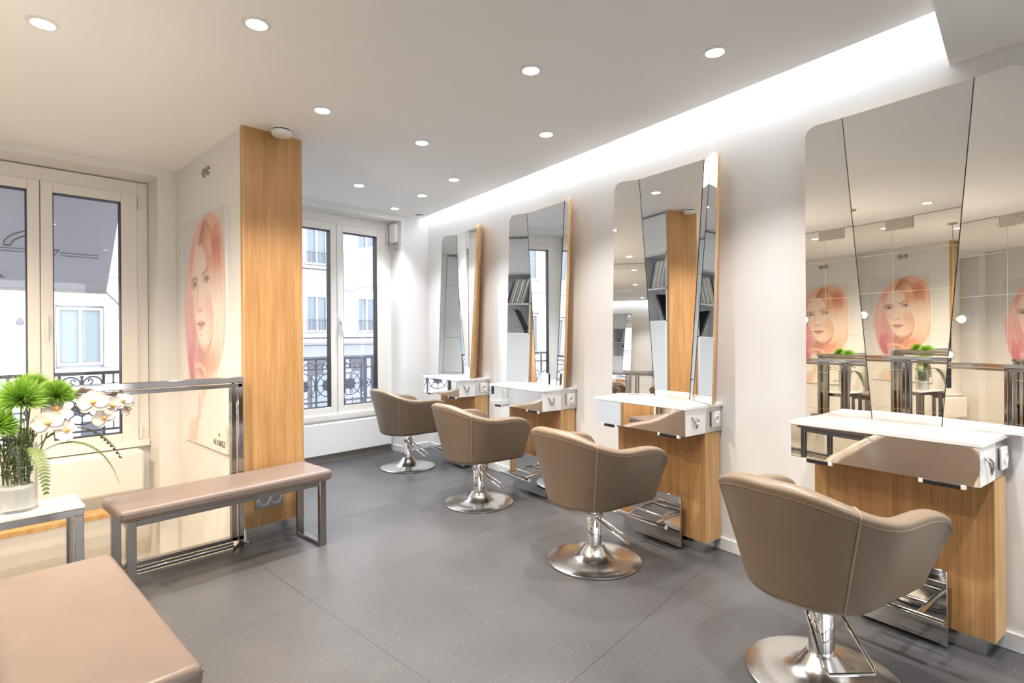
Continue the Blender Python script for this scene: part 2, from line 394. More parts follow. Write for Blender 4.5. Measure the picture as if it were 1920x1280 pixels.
def cabinet(y0, y1, niche, label):
    x0, x1 = XP + .09, 1.64
    t = thing('wall_cabinet', label, 'cabinet', ((x0 + x1) / 2, (y0 + y1) / 2, 0))
    ox, oy = (x0 + x1) / 2, (y0 + y1) / 2
    b = BM()
    def bb(a, c, d, e, z0, z1): box(b, a - ox, c - ox, d - oy, e - oy, z0, z1)
    bb(x0, x0 + .015, y0, y1, .08, C - .01)
    bb(x0, x1, y0, y0 + .018, .08, C - .01); bb(x0, x1, y1 - .018, y1, .08, C - .01)
    for z in (.08, 1.355, 1.70, 2.06, C - .03): bb(x0, x1, y0, y1, z - .009, z + .009)
    obj('carcass', b, 'door', t)
    part('plinth', 'steel', t, (x0 - ox, x1 - ox - .03, y0 - oy, y1 - oy, 0, .07))
    for z0, z1 in ([(.085, 1.35), (2.066, C - .035)] if niche else [(.085, .88), (.886, 1.35), (1.356, 2.06), (2.066, C - .035)]):
        part('cabinet_door', 'door', t, (x1 - ox, x1 - ox + .019, y0 - oy + .002, y1 - oy - .002, z0, z1), bevel=.0015)
    return t
cabinet(YP + .032, YP + .48, True, 'white wall cabinet with two open niches holding magazines, next to the oak pillar')
cabinet(YP + .484, YW - .002, False, 'white wall cabinet with plain closed doors beside the right window')
# magazines leaning in the upper niche, folder and jar in the lower one
mk = ['paper1', 'paper2', 'paper1', 'paper4', 'paper1', 'paper2', 'paper3']
ml = ['white', 'grey', 'off-white', 'sage green', 'thin white', 'mid grey', 'navy blue']
for i, (m_, l_) in enumerate(zip(mk, ml)):
    th_ = .016 + .004 * (i % 3)
    b = BM(); box(b, -.20, -.005, -th_ / 2, th_ / 2, 0, .285 - .006 * (i % 4))
    b2 = obj('magazine', b, m_, None, .002)
    place = ['leaning against the niche side by the pillar', 'second from the pillar', 'third from the pillar', 'in the middle of the row', 'fifth from the pillar', 'sixth from the pillar', 'outermost of the leaning row'][i]
    b2.location = (1.635, YP + .145 + i * .0285, 1.7105); b2.rotation_euler = (R(16), 0, 0)
    b2.location.z += th_ / 2 * math.sin(R(16)) + .0015
    tag(b2, '%s magazine in the upper cabinet niche, %s' % (l_, place), 'magazine', 'magazines in the upper cabinet niche')
b = BM(); box(b, -.2, -.005, -.012, .012, 0, .30)
o = obj('ring_binder', b, 'black', None, .003); o.location = (1.635, YP + .085, 1.368); o.rotation_euler = (R(-26), 0, 0)
tag(o, 'black folder leaning in the lower cabinet niche', 'folder')
b = BM(); lathe(b, [(0, 0), (.028, 0), (.032, .01), (.03, .05), (.014, .066), (.014, .085), (.017, .086), (.017, .1), (0, .1)], 24)
o = obj('glass_jar', b, 'grey', None); o.location = (1.57, YP + .065 + .0, 1.3645); o.scale = (.8, .8, .8)
tag(o, 'small grey jar standing beside the black folder in the lower niche', 'jar')

# ------------------------------------------------------------------ portrait poster (painted per vertex from code)
def portrait(nu=230, nv=420):
    u, v = np.meshgrid(np.linspace(0, 1, nu), np.linspace(0, 1, nv))       # u left->right, v top->bottom
    x = u * .9; y = v * 1.66                                               # metres on the sheet
    def sd(poly):                                                          # signed distance, inside negative
        P = np.array(poly, float) * np.array([.9, 1.66]); d = np.full(x.shape, 1e9); ins = np.zeros(x.shape, bool)
        n = len(P)
        for i in range(n):
            a, c = P[i], P[(i + 1) % n]; e = c - a
            t_ = np.clip(((x - a[0]) * e[0] + (y - a[1]) * e[1]) / (e @ e + 1e-12), 0, 1)
            d = np.minimum(d, np.hypot(x - a[0] - t_ * e[0], y - a[1] - t_ * e[1]))
            cr = ((a[1] > y) != (c[1] > y)) & (x < (c[0] - a[0]) * (y - a[1]) / (c[1] - a[1] + 1e-12) + a[0]); ins ^= cr
        return np.where(ins, -d, d)
    def smoothpoly(pts, k=3):
        P = [tuple(p) for p in pts]
        for _ in range(k):
            Q = []
            for i in range(len(P)):
                a, c = P[i], P[(i + 1) % len(P)]
                Q += [(a[0] * .75 + c[0] * .25, a[1] * .75 + c[1] * .25), (a[0] * .25 + c[0] * .75, a[1] * .25 + c[1] * .75)]
            P = Q
        return P
    def m(poly, soft=.01, k=2): return np.clip(.5 - sd(smoothpoly(poly, k)) / soft, 0, 1)
    def ell(cx, cy, a, c, rot=0., soft=.25):
        dx = (u - cx) * .9; dy = (v - cy) * 1.66; ca, sa = math.cos(rot), math.sin(rot)
        q = np.sqrt(((dx * ca + dy * sa) / a) ** 2 + ((-dx * sa + dy * ca) / c) ** 2); return np.clip((1 - q) / soft + .5, 0, 1)
    def stroke(pts, w, soft=.006):
        P = np.array(pts, float) * np.array([.9, 1.66]); d = np.full(x.shape, 1e9)
        for i in range(len(P) - 1):
            a, e = P[i], P[i + 1] - P[i]; t_ = np.clip(((x - a[0]) * e[0] + (y - a[1]) * e[1]) / (e @ e + 1e-12), 0, 1)
            d = np.minimum(d, np.hypot(x - a[0] - t_ * e[0], y - a[1] - t_ * e[1]))
        return np.clip((w - d) / soft + .5, 0, 1)
    img = np.zeros(x.shape + (3,))
    def lay(mask, col):
        mask = mask[..., None]; img[:] = img * (1 - mask) + np.asarray(col) * mask
    def C3(r, g, b_): return np.array([r, g, b_]) / 255.
    img[:] = C3(226, 222, 218) + (v[..., None] - .4) * C3(16, 14, 10)
    rng = np.random.RandomState(4)
    def bezier(P, n):
        P = np.array(P, float); t_ = np.linspace(0, 1, n)[:, None]; Q = [p[None, :] * np.ones((n, 1)) for p in P]
        while len(Q) > 1: Q = [Q[i] * (1 - t_) + Q[i + 1] * t_ for i in range(len(Q) - 1)]
        return Q[0]
    def hair(ga, gb, count, ramp, alpha=.5, jit=.02, wid=1, bias=1., keep=None):
        ga, gb = np.array(ga, float), np.array(gb, float)
        for _ in range(count):
            k = rng.rand() ** bias; P = ga * (1 - k) + gb * k + rng.randn(*ga.shape) * jit * np.linspace(.25, 1., len(ga))[:, None]
            c_ = bezier(P, 260); e0, e1 = rng.rand() * .06, 1 - rng.rand() * .22; i0, i1 = int(e0 * 260), int(e1 * 260); c_ = c_[i0:i1]
            tt = np.linspace(e0, e1, len(c_)); col = np.stack([np.interp(tt, [r[0] for r in ramp], [r[1][q] for r in ramp]) for q in range(3)], -1) / 255.
            col = np.clip(col + rng.randn() * .055 + rng.randn(3) * .012, 0, 1)
            al = (alpha * np.sin(np.pi * np.clip(np.linspace(.06, .97, len(c_)), 0, 1)) ** .4)[:, None]
            for w_ in range(wid):
                ix = np.round(c_[:, 0] * (nu - 1)).astype(int) + w_; iy = np.round(c_[:, 1] * (nv - 1)).astype(int)
                ok = (ix >= 0) & (ix < nu) & (iy >= 0) & (iy < nv)
                if keep is not None: ok &= keep[np.clip(iy, 0, nv - 1), np.clip(ix, 0, nu - 1)] > .5
                img[iy[ok], ix[ok]] = img[iy[ok], ix[ok]] * (1 - al[ok]) + col[ok] * al[ok]
    def blur(n=1):
        for _ in range(n):
            p = np.pad(img, ((1, 1), (1, 1), (0, 0)), 'edge')
            img[:] = (p[1:-1, 1:-1] * 4 + (p[:-2, 1:-1] + p[2:, 1:-1] + p[1:-1, :-2] + p[1:-1, 2:]) * 2 + p[:-2, :-2] + p[2:, 2:] + p[:-2, 2:] + p[2:, :-2]) / 16.
    LA = [(.47, .085), (.24, .13), (.22, .27), (.20, .42), (.36, .55), (.42, .70)]; LB = [(.42, .035), (.20, .10), (.12, .25), (-.09, .38), (.10, .52), (.08, .70), (.24, .77)]
    LA = LA[:3] + [(.19, .34)] + LA[3:]
    pinkr = [(0, (226, 170, 146)), (.2, (236, 178, 160)), (.45, (228, 158, 150)), (.7, (214, 134, 140)), (1, (200, 122, 138))]
    palep = [(0, (240, 196, 172)), (.3, (248, 214, 200)), (.6, (240, 190, 184)), (1, (226, 170, 176))]
    lay(.80 * m([(.42, .05), (.27, .10), (.20, .18), (.13, .29), (.05, .37), (.06, .47), (.13, .56), (.17, .66), (.24, .72), (.40, .70), (.42, .55), (.30, .40), (.26, .2), (.44, .10)], .09), C3(226, 166, 158))
    hair(LA, LB, 420, pinkr, .45, .022); hair(LA, LB, 160, palep, .5, .028)
    lay(.85 * m([(.55, .015), (.72, .01), (.90, .05), (.98, .14), (1.0, .50), (.93, .60), (.78, .68), (.58, .68), (.60, .56), (.74, .46), (.62, .28), (.46, .12)], .05), C3(238, 188, 160))
    # neck, face
    neck = [(.40, .55), (.70, .48), (.72, .60), (.60, .70), (.42, .72), (.36, .62)]
    lay(.9 * m(neck, .06), C3(196, 138, 118))
    face = [(.24, .16), (.34, .115), (.47, .11), (.57, .14), (.62, .22), (.70, .32), (.78, .42), (.77, .47), (.68, .545), (.60, .58), (.53, .595), (.45, .575), (.37, .51), (.29, .44), (.235, .35), (.215, .26)]
    mf = m(face, .022)
    shade = np.clip((u - .54) / .26, 0, 1) * np.clip((v - .26) / .16, 0, 1); top = np.clip((.2 - v) / .08, 0, 1)
    skin = C3(250, 224, 206)[None, None] * (1 - shade[..., None]) + C3(232, 178, 150) * shade[..., None]
    skin = skin * (1 - .35 * top[..., None]) + C3(232, 180, 154) * .35 * top[..., None]
    lay(mf, skin)
    lay(mf * .45 * np.exp(-((u - .245) / .04) ** 2), C3(236, 184, 166)); lay(mf * .6 * ell(.54, .60, .17, .055, 0, .9), C3(206, 142, 120))
    lay(mf * .5 * ell(.43, .20, .13, .08, 0, .9), C3(253, 234, 220))
    lay(.32 * ell(.385, .345, .020, .10, .05, .9), C3(222, 170, 148)); lay(.5 * ell(.425, .34, .016, .09, .05, .9), C3(254, 236, 224)); lay(.45 * ell(.445, .408, .05, .020, 0, .9), C3(226, 172, 150))
    lay(.6 * ell(.402, .418, .012, .006, .2, .7), C3(156, 98, 84)); lay(.6 * ell(.468, .413, .012, .006, -.2, .7), C3(156, 98, 84))
    lay(.35 * ell(.31, .40, .05, .06, 0, .9), C3(244, 192, 176)); lay(.4 * ell(.62, .40, .07, .07, 0, .9), C3(234, 176, 152))
    for (cx, cy, a, tilt) in ((.300, .300, .050, -.03), (.592, .284, .056, -.10)):
        lay(.55 * ell(cx, cy - .006, a * 1.3, .034, tilt, .8), C3(204, 154, 134))
        lay(.9 * ell(cx, cy, a, .0175, tilt, .3), C3(228, 216, 210)); lay(ell(cx + .006, cy - .001, .0175, .0180, 0, .25), C3(122, 132, 126)); lay(ell(cx + .006, cy - .001, .008, .008, 0, .3), C3(36, 28, 30)); lay(.9 * ell(cx + .012, cy - .006, .004, .004, 0, .4), C3(250, 248, 246))
        lay(.85 * stroke([(cx - a * 1.1, cy + .003), (cx - a * .5, cy - .010), (cx + .1 * a, cy - .0125), (cx + a * .7, cy - .008), (cx + a * 1.2, cy)], .0042, .009), C3(92, 62, 54))
        lay(.45 * stroke([(cx - a, cy + .004), (cx, cy + .012), (cx + a, cy + .003)], .002, .008), C3(160, 112, 98))
    lay(.62 * stroke([(.225, .277), (.285, .268), (.345, .270), (.372, .276)], .0085, .016), C3(156, 112, 88)); lay(.66 * stroke([(.495, .262), (.56, .246), (.64, .236), (.70, .238)], .0095, .017), C3(152, 108, 84))
    lay(.75 * m([(.350, .470), (.40, .458), (.435, .462), (.47, .457), (.55, .466), (.49, .476), (.42, .478)], .010), C3(206, 128, 118))
    lay(.8 * m([(.375, .482), (.43, .486), (.52, .476), (.548, .470), (.515, .490), (.455, .501), (.395, .496)], .012), C3(226, 152, 142))
    lay(.75 * stroke([(.350, .471), (.40, .476), (.45, .479), (.515, .474), (.555, .468)], .0045, .008), C3(110, 58, 56))
    lay(.35 * ell(.45, .52, .05, .010, 0, .9), C3(216, 160, 138))
    # hair falling over the right side of the face
    RA = [(.47, .085), (.60, .11), (.60, .26), (.72, .38), (.90, .47), (.74, .58), (.52, .64)]; RB = [(.57, .015), (.86, -.02), (1.06, .12), (1.01, .34), (1.02, .52), (.94, .62), (.70, .71)]
    deepr = [(0, (196, 132, 104)), (.15, (228, 160, 128)), (.32, (212, 124, 92)), (.5, (226, 148, 116)), (.75, (236, 166, 138)), (1, (228, 138, 106))]
    midr = [(0, (222, 164, 136)), (.2, (240, 184, 156)), (.5, (246, 206, 182)), (.8, (240, 180, 152)), (1, (232, 146, 114))]
    palr = [(0, (236, 184, 158)), (.3, (246, 208, 186)), (.55, (254, 234, 218)), (.8, (248, 212, 190)), (1, (240, 176, 148))]
    hair(RA, RB, 520, midr, .5, .016); hair(RA, RB, 240, deepr, .45, .018); hair(RA, RB, 260, palr, .55, .014, 1, 2.2); hair(RA, RB, 120, palr, .45, .02)
    # crown and parting
    CA = [(.44, .10), (.36, .10), (.24, .17), (.21, .26)]; CB = [(.56, .02), (.40, .03), (.22, .10), (.16, .24)]
    hair(CA, CB, 260, [(0, (206, 146, 120)), (.3, (240, 190, 164)), (1, (236, 172, 156))], .5, .010)
    hair([(.42, .125), (.50, .115), (.58, .17), (.62, .28)], [(.54, .03), (.66, .03), (.78, .10), (.82, .24)], 200, [(0, (170, 108, 84)), (.25, (214, 150, 120)), (.6, (240, 190, 164)), (1, (226, 150, 122))], .5, .010)
    hair([(.405, .135), (.43, .11), (.47, .075), (.53, .04)], [(.42, .13), (.45, .10), (.50, .07), (.56, .03)], 40, [(0, (140, 86, 70)), (1, (170, 108, 88))], .5, .004)
    # ends of the hair, curl line, wisps
    hair([(.66, .07), (.74, .15), (.77, .27)], [(.86, .05), (.93, .14), (.92, .28)], 110, [(0, (226, 162, 132)), (.4, (204, 116, 86)), (1, (234, 170, 142))], .42, .012)
    hair([(.60, .60), (.53, .65), (.46, .70), (.46, .80)], [(.78, .58), (.72, .66), (.60, .74), (.44, .84)], 110, [(0, (236, 160, 132)), (.6, (240, 176, 150)), (1, (244, 206, 188))], .4, .02)
    hair([(.28, .655), (.38, .63), (.50, .64), (.62, .70)], [(.26, .68), (.38, .645), (.52, .655), (.60, .72)], 36, [(0, (240, 186, 172)), (1, (248, 206, 188))], .5, .008)
    hair([(.15, .54), (.12, .64), (.16, .73), (.27, .76)], [(.30, .56), (.24, .64), (.24, .72), (.33, .75)], 110, [(0, (214, 136, 140)), (1, (194, 104, 122))], .45, .014)
    lay(.75 * m([(.37, .76), (.46, .79), (.42, .88), (.36, .93), (.33, 1.0), (.16, 1.0), (.20, .955), (.30, .915), (.38, .84)], .05), C3(236, 186, 162))
    lay(.6 * m([(.10, 1.0), (.12, .93), (.24, .895), (.34, .90), (.22, .95), (.18, 1.0)], .04), C3(206, 190, 180))
    blur(1)
    img[:] = np.clip(img, 0, 1)
    return np.where(img <= .04045, img / 12.92, ((img + .055) / 1.055) ** 2.4)
def make_poster():
    y0, y1, z0, z1 = 3.685, 4.525, .491, 2.06
    t = thing('portrait_poster', 'tall photo poster of a pink-haired woman on the wall left of the oak pillar', 'poster', (XP, (y0 + y1) / 2, z0))
    w, h = y1 - y0, z1 - z0
    part('backing_board', 'plast', t, (-.018, -.0005, -w / 2, w / 2, 0, h))
    img = portrait(); nv, nu = img.shape[:2]
    vs = np.zeros((nv, nu, 3)); uu, vv = np.meshgrid(np.linspace(0, 1, nu), np.linspace(0, 1, nv))
    vs[..., 0] = -.0185; vs[..., 1] = w / 2 - uu * w; vs[..., 2] = h - vv * h        # viewer at -x: left of the sheet is +y
    idx = np.arange(nu * nv).reshape(nv, nu)
    faces = np.stack([idx[:-1, :-1], idx[1:, :-1], idx[1:, 1:], idx[:-1, 1:]], -1).reshape(-1, 4)
    me = bpy.data.meshes.new('printed_portrait'); me.from_pydata(vs.reshape(-1, 3).tolist(), [], faces.tolist())
    ca = me.color_attributes.new('print', 'FLOAT_COLOR', 'POINT'); ca.data.foreach_set('color', np.concatenate([img.reshape(-1, 3), np.ones((nu * nv, 1))], 1).astype(np.float32).ravel())
    m_, nt, bs = new_mat('poster_print'); setp(bs, (.8, .8, .8), .35); at = nt.nodes.new('ShaderNodeAttribute'); at.attribute_name = 'print'; nt.links.new(at.outputs['Color'], bs.inputs['Base Color'])
    me.materials.append(m_); o = bpy.data.objects.new('printed_portrait', me); COL.objects.link(o); o.parent = t
    text('poster_lettering', 'ALVAREZ', .052, 'ink', t, (-.0195, -w / 2 + .125, .055), (R(90), 0, R(-90)), font_scale=(.95, 1))
    b = BM(); tube(b, [(-.020, 0, .112), (-.008, 0, .100), (0, 0, .128), (.008, 0, .100), (.020, 0, .112)], .0016, 6); tube(b, [(0, 0, .128), (0, 0, -.012)], .0007, 4)
    e = obj('poster_emblem', b, 'ink', t); e.rotation_euler = (0, 0, R(90)); e.location = (-.0185, -w / 2 + .125, 0)
make_poster()
for i, y in enumerate((4.03, 4.11)):
    b = BM(); lathe(b, [(0, .012), (.024, .012), (.030, .008), (.032, 0), (0, 0)], 24)
    o = obj('wall_stud', b, 'bronze'); o.rotation_euler = (0, R(-90), 0); o.location = (XP, y, 2.348)
    tag(o, 'round dark metal cap above the poster, %s' % ('nearer the oak pillar' if i == 0 else 'nearer the left window'), 'wall fitting', 'metal caps above the poster')

# ------------------------------------------------------------------ stair railing (two runs)
def railing(name, label, loc, rotz, L, posts):
    t = thing('stair_railing', label, 'railing', loc, rotz)          # local x from 0 to -L along the run
    part('handrail', 'rail', t, (-L, 0, -.03, .03, .963, .997), bevel=.003)
    part('top_rail', 'bronze', t, (-L, -.004, -.02, .02, .936, .957), bevel=.002)
    for p in posts: part('spacer', 'black', t, (p - .055, p - .045, -.012, .012, .955, .965))
    part('bottom_rail', 'bronze', t, (-L, -.004, -.02, .02, .045, .068), bevel=.002)
    b = BM(); tube(b, [(-L, -.012, .024), (-.06, -.012, .024)], .016, 10); obj('base_tube', b, 'chrome', t)
    for p in posts:
        part('post', 'rail', t, (p - .030, p, -.02, .02, .0, .963), bevel=.003)
        part('inner_post', 'bronze', t, (p - .067, p - .040, -.02, .02, .05, .94), bevel=.002)
    return t
railing('stair_railing', 'polished chrome stair railing behind the long bench, ending at the oak pillar', (1.253, 3.395, 0), 0, 1.36, [0., -1.29])
railing('stair_railing', 'polished chrome stair railing along the mirrored wall behind the near bench', (-.09, 3.36, 0), R(90), 3.5, [-.02, -1.17, -2.32, -3.47])

b = BM(); tube(b, [(1.175, 3.325, .005), (1.185, 3.332, .022), (1.215, 3.35, .030), (1.265, 3.385, .014)], [.005, .009, .009, .006], 8)
tag(obj('rubber_strap', b, 'black'), 'small black strap on the floor at the foot of the chrome railing post', 'strap')
# ------------------------------------------------------------------ benches
def bench(label, w, d, h, loc, rotz, group, pad=.062):
    t = thing('padded_bench', label, 'bench', loc, rotz, group)
    part('seat_cushion', 'bench', t, (-w / 2, w / 2, -d / 2, d / 2, h - pad, h), bevel=.022, seg=4)
    b = BM(); r = h - .006; x_, y_ = w / 2 - .004, d / 2 - .004
    for zz, rr in ((h - .017, .0028), (h - pad + .010, .0022)): tube(b, [(-x_, -y_, zz), (x_, -y_, zz), (x_, y_, zz), (-x_, y_, zz)], rr, 6, closed=True)
    obj('cushion_piping', b, 'bench', t)
    T = .04; a, c = w / 2 - .03, d / 2 - .025
    part('seat_frame', 'frame', t, (-a + T, a - T, -c, -c + .025, h - pad - .028, h - pad), (-a + T, a - T, c - .025, c, h - pad - .028, h - pad), bevel=.002)
    for s in (-1, 1):
        x0, x1 = sorted((s * a, s * (a - T)))
        part('leg_frame', 'frame', t, (x0, x1, -c, -c + T * .7, 0, h - pad), (x0, x1, c - T * .7, c, 0, h - pad), (x0, x1, -c + T * .7, c - T * .7, 0, .022), (x0, x1, -c + T * .7, c - T * .7, h - pad - .028, h - pad), bevel=.002)
    return t
bench('long mauve-brown leather bench with chrome legs against the stair railing and oak pillar', 1.05, .35, .445, (1.095, 3.180, 0), R(1.5), 'padded benches')
bench('mauve-brown leather bench nearest the camera, cut off by the lower left frame edge', 1.02, .43, .44, (.235, 1.972, 0), R(90), 'padded benches')

# ------------------------------------------------------------------ side table and flowers
t = thing('side_table', 'white-topped chrome side table carrying the flower vase beside the benches', 'table', (.215, 3.243, 0))
part('table_top', 'white', t, (-.252, .252, -.127, .127, .464, .48), bevel=.002)
a, c, T = .250, .125, .034
part('table_frame', 'frame', t, (-a, a, -c, -c + .03, .432, .464), (-a, a, c - .03, c, .432, .464), (-a, -a + .03, -c + .03, c - .03, .432, .464), (a - .03, a, -c + .03, c - .03, .432, .464), bevel=.002)
for sx in (-1, 1):
    for sy in (-1, 1):
        x0, x1 = sorted((sx * a, sx * (a - T))); y0, y1 = sorted((sy * c, sy * (c - T))); part('leg', 'frame', t, (x0, x1, y0, y1, 0, .432), bevel=.002)
VX, VY, VZ = .248, 3.235, .4805
t = thing('glass_vase', 'clear glass vase with white sand on the white side table', 'vase', (VX, VY, VZ))
b = BM(); n_ = 40; HV = .285
lathe(b, [(0, 0), (.067, 0), (.071, .004), (.071, HV), (.069, HV + .002), (.066, HV), (.066, .012), (0, .012)], n_); obj('vase_body', b, 'vase', t)
b = BM(); lathe(b, [(0, .0125), (.0655, .0125), (.0655, .10), (.055, .112), (.03, .104), (0, .115)], 32); obj('sand_fill', b, 'sand', t)
def grass_ball(c, r, label, base):
    t = thing('grass_pompom', label, 'flower', (c[0], c[1], c[2]), 0, 'green grass balls in the vase')
    rng = random.Random(int(c[2] * 1e4))
    for nm, mat, k, rr in (('bloom', 'leaf', 900, r), ('bloom_tips', 'leaf2', 700, r * 1.05)):
        b = BM()
        for i in range(k):
            z = rng.uniform(-.55, 1); a = rng.uniform(0, 2 * PI); q = math.sqrt(max(0, 1 - z * z)); d = Vector((q * math.cos(a), q * math.sin(a), z))
            L = rr * rng.uniform(.75, 1.12); s = d.orthogonal().normalized(); s.rotate(Matrix.Rotation(rng.uniform(0, 6.28), 3, d)); w_ = .0017
            bend = Vector((rng.uniform(-.2, .2), rng.uniform(-.2, .2), rng.uniform(-.1, .3))) * L * .35
            p0 = d * L * .18; p1 = d * L * .65 + bend * .35; p2 = d * L + bend
            v = [b.verts.new(x) for x in (p0 - s * w_, p0 + s * w_, p1 + s * w_, p1 - s * w_, p2)]
            b.faces.new(v[:4]); b.faces.new((v[3], v[2], v[4]))
        obj(nm, b, mat, t, smooth=0)
    b = BM(); e = Vector(base) - Vector(c); tube(b, [(0, 0, -.01), (e.x * .35, e.y * .35, e.z * .5), (e.x, e.y, e.z)], .0035, 6); obj('stem', b, 'stem', t)
sb = (VX, VY, VZ + .118)
grass_ball((.262, 3.20, .965), .098, 'large green grass ball nearest the front of the flower arrangement', (VX + .01, VY - .02, sb[2]))
grass_ball((.385, 3.245, .968), .078, 'green grass ball on the right, just left of the window mullion', (VX + .03, VY, sb[2]))
grass_ball((.175, 3.17, .86), .088, 'low green grass ball cut by the left frame edge', (VX - .03, VY - .01, sb[2]))
grass_ball((.31, 3.33, 1.0), .075, 'green grass ball at the back, half hidden behind the two front ones', (VX + .0, VY + .03, sb[2]))
# orchid spray
def bez(p, n=14):
    p = [Vector(q) for q in p]; o_ = []
    for i in range(n + 1):
        t_ = i / n; q = p
        while len(q) > 1: q = [q[k].lerp(q[k + 1], t_) for k in range(len(q) - 1)]
        o_.append(q[0])
    return o_
def orchid_flower(parent, loc, size, facing, roll):
    b = BM()
    def petal(ang, L, W, cup):
        n, m_ = 8, 4; g = []
        for i in range(n + 1):
            t_ = i / n; w_ = W * math.sin(PI * min(1, .08 + t_ * .92)) ** .6; row = []
            for j in range(-m_, m_ + 1):
                s = j / m_; x_, y_ = w_ * s, L * t_; z_ = cup * (t_ ** 1.5) * L + .15 * W * s * s
                row.append(b.verts.new((x_ * math.cos(ang) - y_ * math.sin(ang), x_ * math.sin(ang) + y_ * math.cos(ang), z_)))
            g.append(row)
        for i in range(n):
            for j in range(2 * m_): b.faces.new((g[i][j], g[i][j + 1], g[i + 1][j + 1], g[i + 1][j]))
    for a_, L, W in ((0, 1, .42), (R(125), 1, .40), (R(-125), 1, .40)): petal(a_, size * L, size * W, -.12)
    for a_ in (R(70), R(-70)): petal(a_, size * 1.05, size * .62, .08)
    o_ = obj('orchid_flower', b, 'petal', parent)
    q = Vector(facing).normalized().to_track_quat('Z', 'Y'); o_.rotation_mode = 'QUATERNION'; o_.rotation_quaternion = q @ Matrix.Rotation(roll, 3, 'Z').to_quaternion(); o_.location = loc
    b = BM(); lathe(b, [(0, .0), (.007, .003), (.009, .012), (.004, .018), (0, .019)], 10); k = obj('flower_throat', b, 'throat', o_); k.scale = (size * 22,) * 3
    return o_
t = thing('orchid_spray', 'white orchid spray arching right out of the glass vase', 'flower', (VX, VY, sb[2]))
pts = bez([(0, 0, 0), (.03, -.02, .28), (.20, .02, .36), (.42, .10, .29)], 20)
b = BM(); tube(b, pts, [.0035 - .0001 * i for i in range(21)], 6); obj('stem', b, 'stem', t)
for i, (p, s_, f_, ro) in enumerate((((.10, -.06, .255), .058, (-.1, -1, .15), .3), ((.165, -.045, .21), .05, (.2, -1, .5), 1.1), ((.27, .0, .325), .062, (-.1, -1, .2), .1), ((.315, .02, .245), .05, (.1, -1, .1), .5), ((.35, .03, .30), .048, (.35, -1, .1), .9), ((.40, .06, .315), .046, (.3, -1, .4), .2), ((.425, .08, .275), .04, (.5, -1, 0), .8), ((.135, -.02, .31), .06, (.0, -1, .6), 2.))):
    orchid_flower(t, p, s_, f_, ro)
# fern fronds
def frond_mesh(L=.34):
    b = BM(); pts = bez([(0, 0, 0), (L * .35, 0, L * .45), (L * .8, 0, L * .25), (L, 0, -L * .35)], 26)
    tube(b, pts, [.0022 - .00006 * i for i in range(27)], 5)
    for i in range(4, 27):
        t_ = (i - 4) / 22; w_ = .074 * math.sin(PI * (.16 + .84 * (1 - t_))) ** .8 * (1 - .55 * t_)
        d = (pts[i] - pts[i - 1]).normalized()
        for s in (-1, 1):
            e = (d * .35 + Vector((0, s, -.12))).normalized(); n_ = d * .0082
            p = pts[i]; v = [b.verts.new(x) for x in (p - n_, p + e * w_ * .45 - n_ * 1.1, p + e * w_, p + e * w_ * .5 + n_ * .9, p + n_)]
            b.faces.new(v)
    return b
fr = obj('fern_frond', frond_mesh(), 'fern', None, smooth=0)
fl_ = ['drooping to the lower right of the vase', 'reaching right under the orchids', 'bending left at the back of the vase', 'curling in front of the vase rim', 'leaning away behind the vase', 'hanging over the left rim of the vase']
for i, (az, tilt, sc, mt) in enumerate(((R(-12), 5, .95, 'fernlt'), (R(18), -8, 1.05, 'fern'), (R(150), 0, .9, 'fern'), (R(-75), 12, .72, 'fernlt'), (R(80), 0, .9, 'fern'), (R(205), 6, .8, 'fern'))):
    o = fr if i == 0 else fr.copy()
    if i:
        COL.objects.link(o)
        if mt != 'fernlt' : pass
    o.location = (VX + .05 * math.cos(az), VY + .05 * math.sin(az), VZ + .21 + .012 * i); o.rotation_euler = (0, R(tilt), az); o.scale = (sc,) * 3
    tag(o, 'feathery green fern frond %s' % fl_[i], 'fern', 'fern fronds in the vase')
# filler greenery inside the vase
b = BM(); rng = random.Random(3)
for i in range(46):
    a = rng.uniform(0, 2 * PI); r0, r1 = rng.uniform(0, .055), rng.uniform(.02, .060)
    p0 = (r0 * math.cos(a), r0 * math.sin(a), .0); a2 = a + rng.uniform(-.8, .8); H_ = rng.uniform(.12, .30)
    k = 1 if H_ < .17 else 1 + (H_ - .17) * 4
    p2 = (r1 * k * math.cos(a2), r1 * k * math.sin(a2), H_); p1 = ((p0[0] + p2[0]) / 2, (p0[1] + p2[1]) / 2, H_ * .5)
    pp = bez([p0, p1, p2], 6); tube(b, pp, .0016, 4)
    for j in range(14):
        q = pp[min(6, rng.randint(1, 6))]; d = Vector((rng.uniform(-1, 1), rng.uniform(-1, 1), rng.uniform(-.3, 1))).normalized(); s = d.orthogonal().normalized() * .004; L = rng.uniform(.012, .028)
        tip = q + d * L
        if tip.z < .165 and math.hypot(tip.x, tip.y) > .064: continue
        v = [b.verts.new(x) for x in (q, q + d * L * .5 + s, tip, q + d * L * .5 - s)]; b.faces.new(v)
o = obj('filler_greenery', b, 'fern', None, smooth=0); o.location = (VX, VY, VZ + .116)
tag(o, 'tangled green filler stems standing in the glass vase', 'greenery', None, 'stuff')

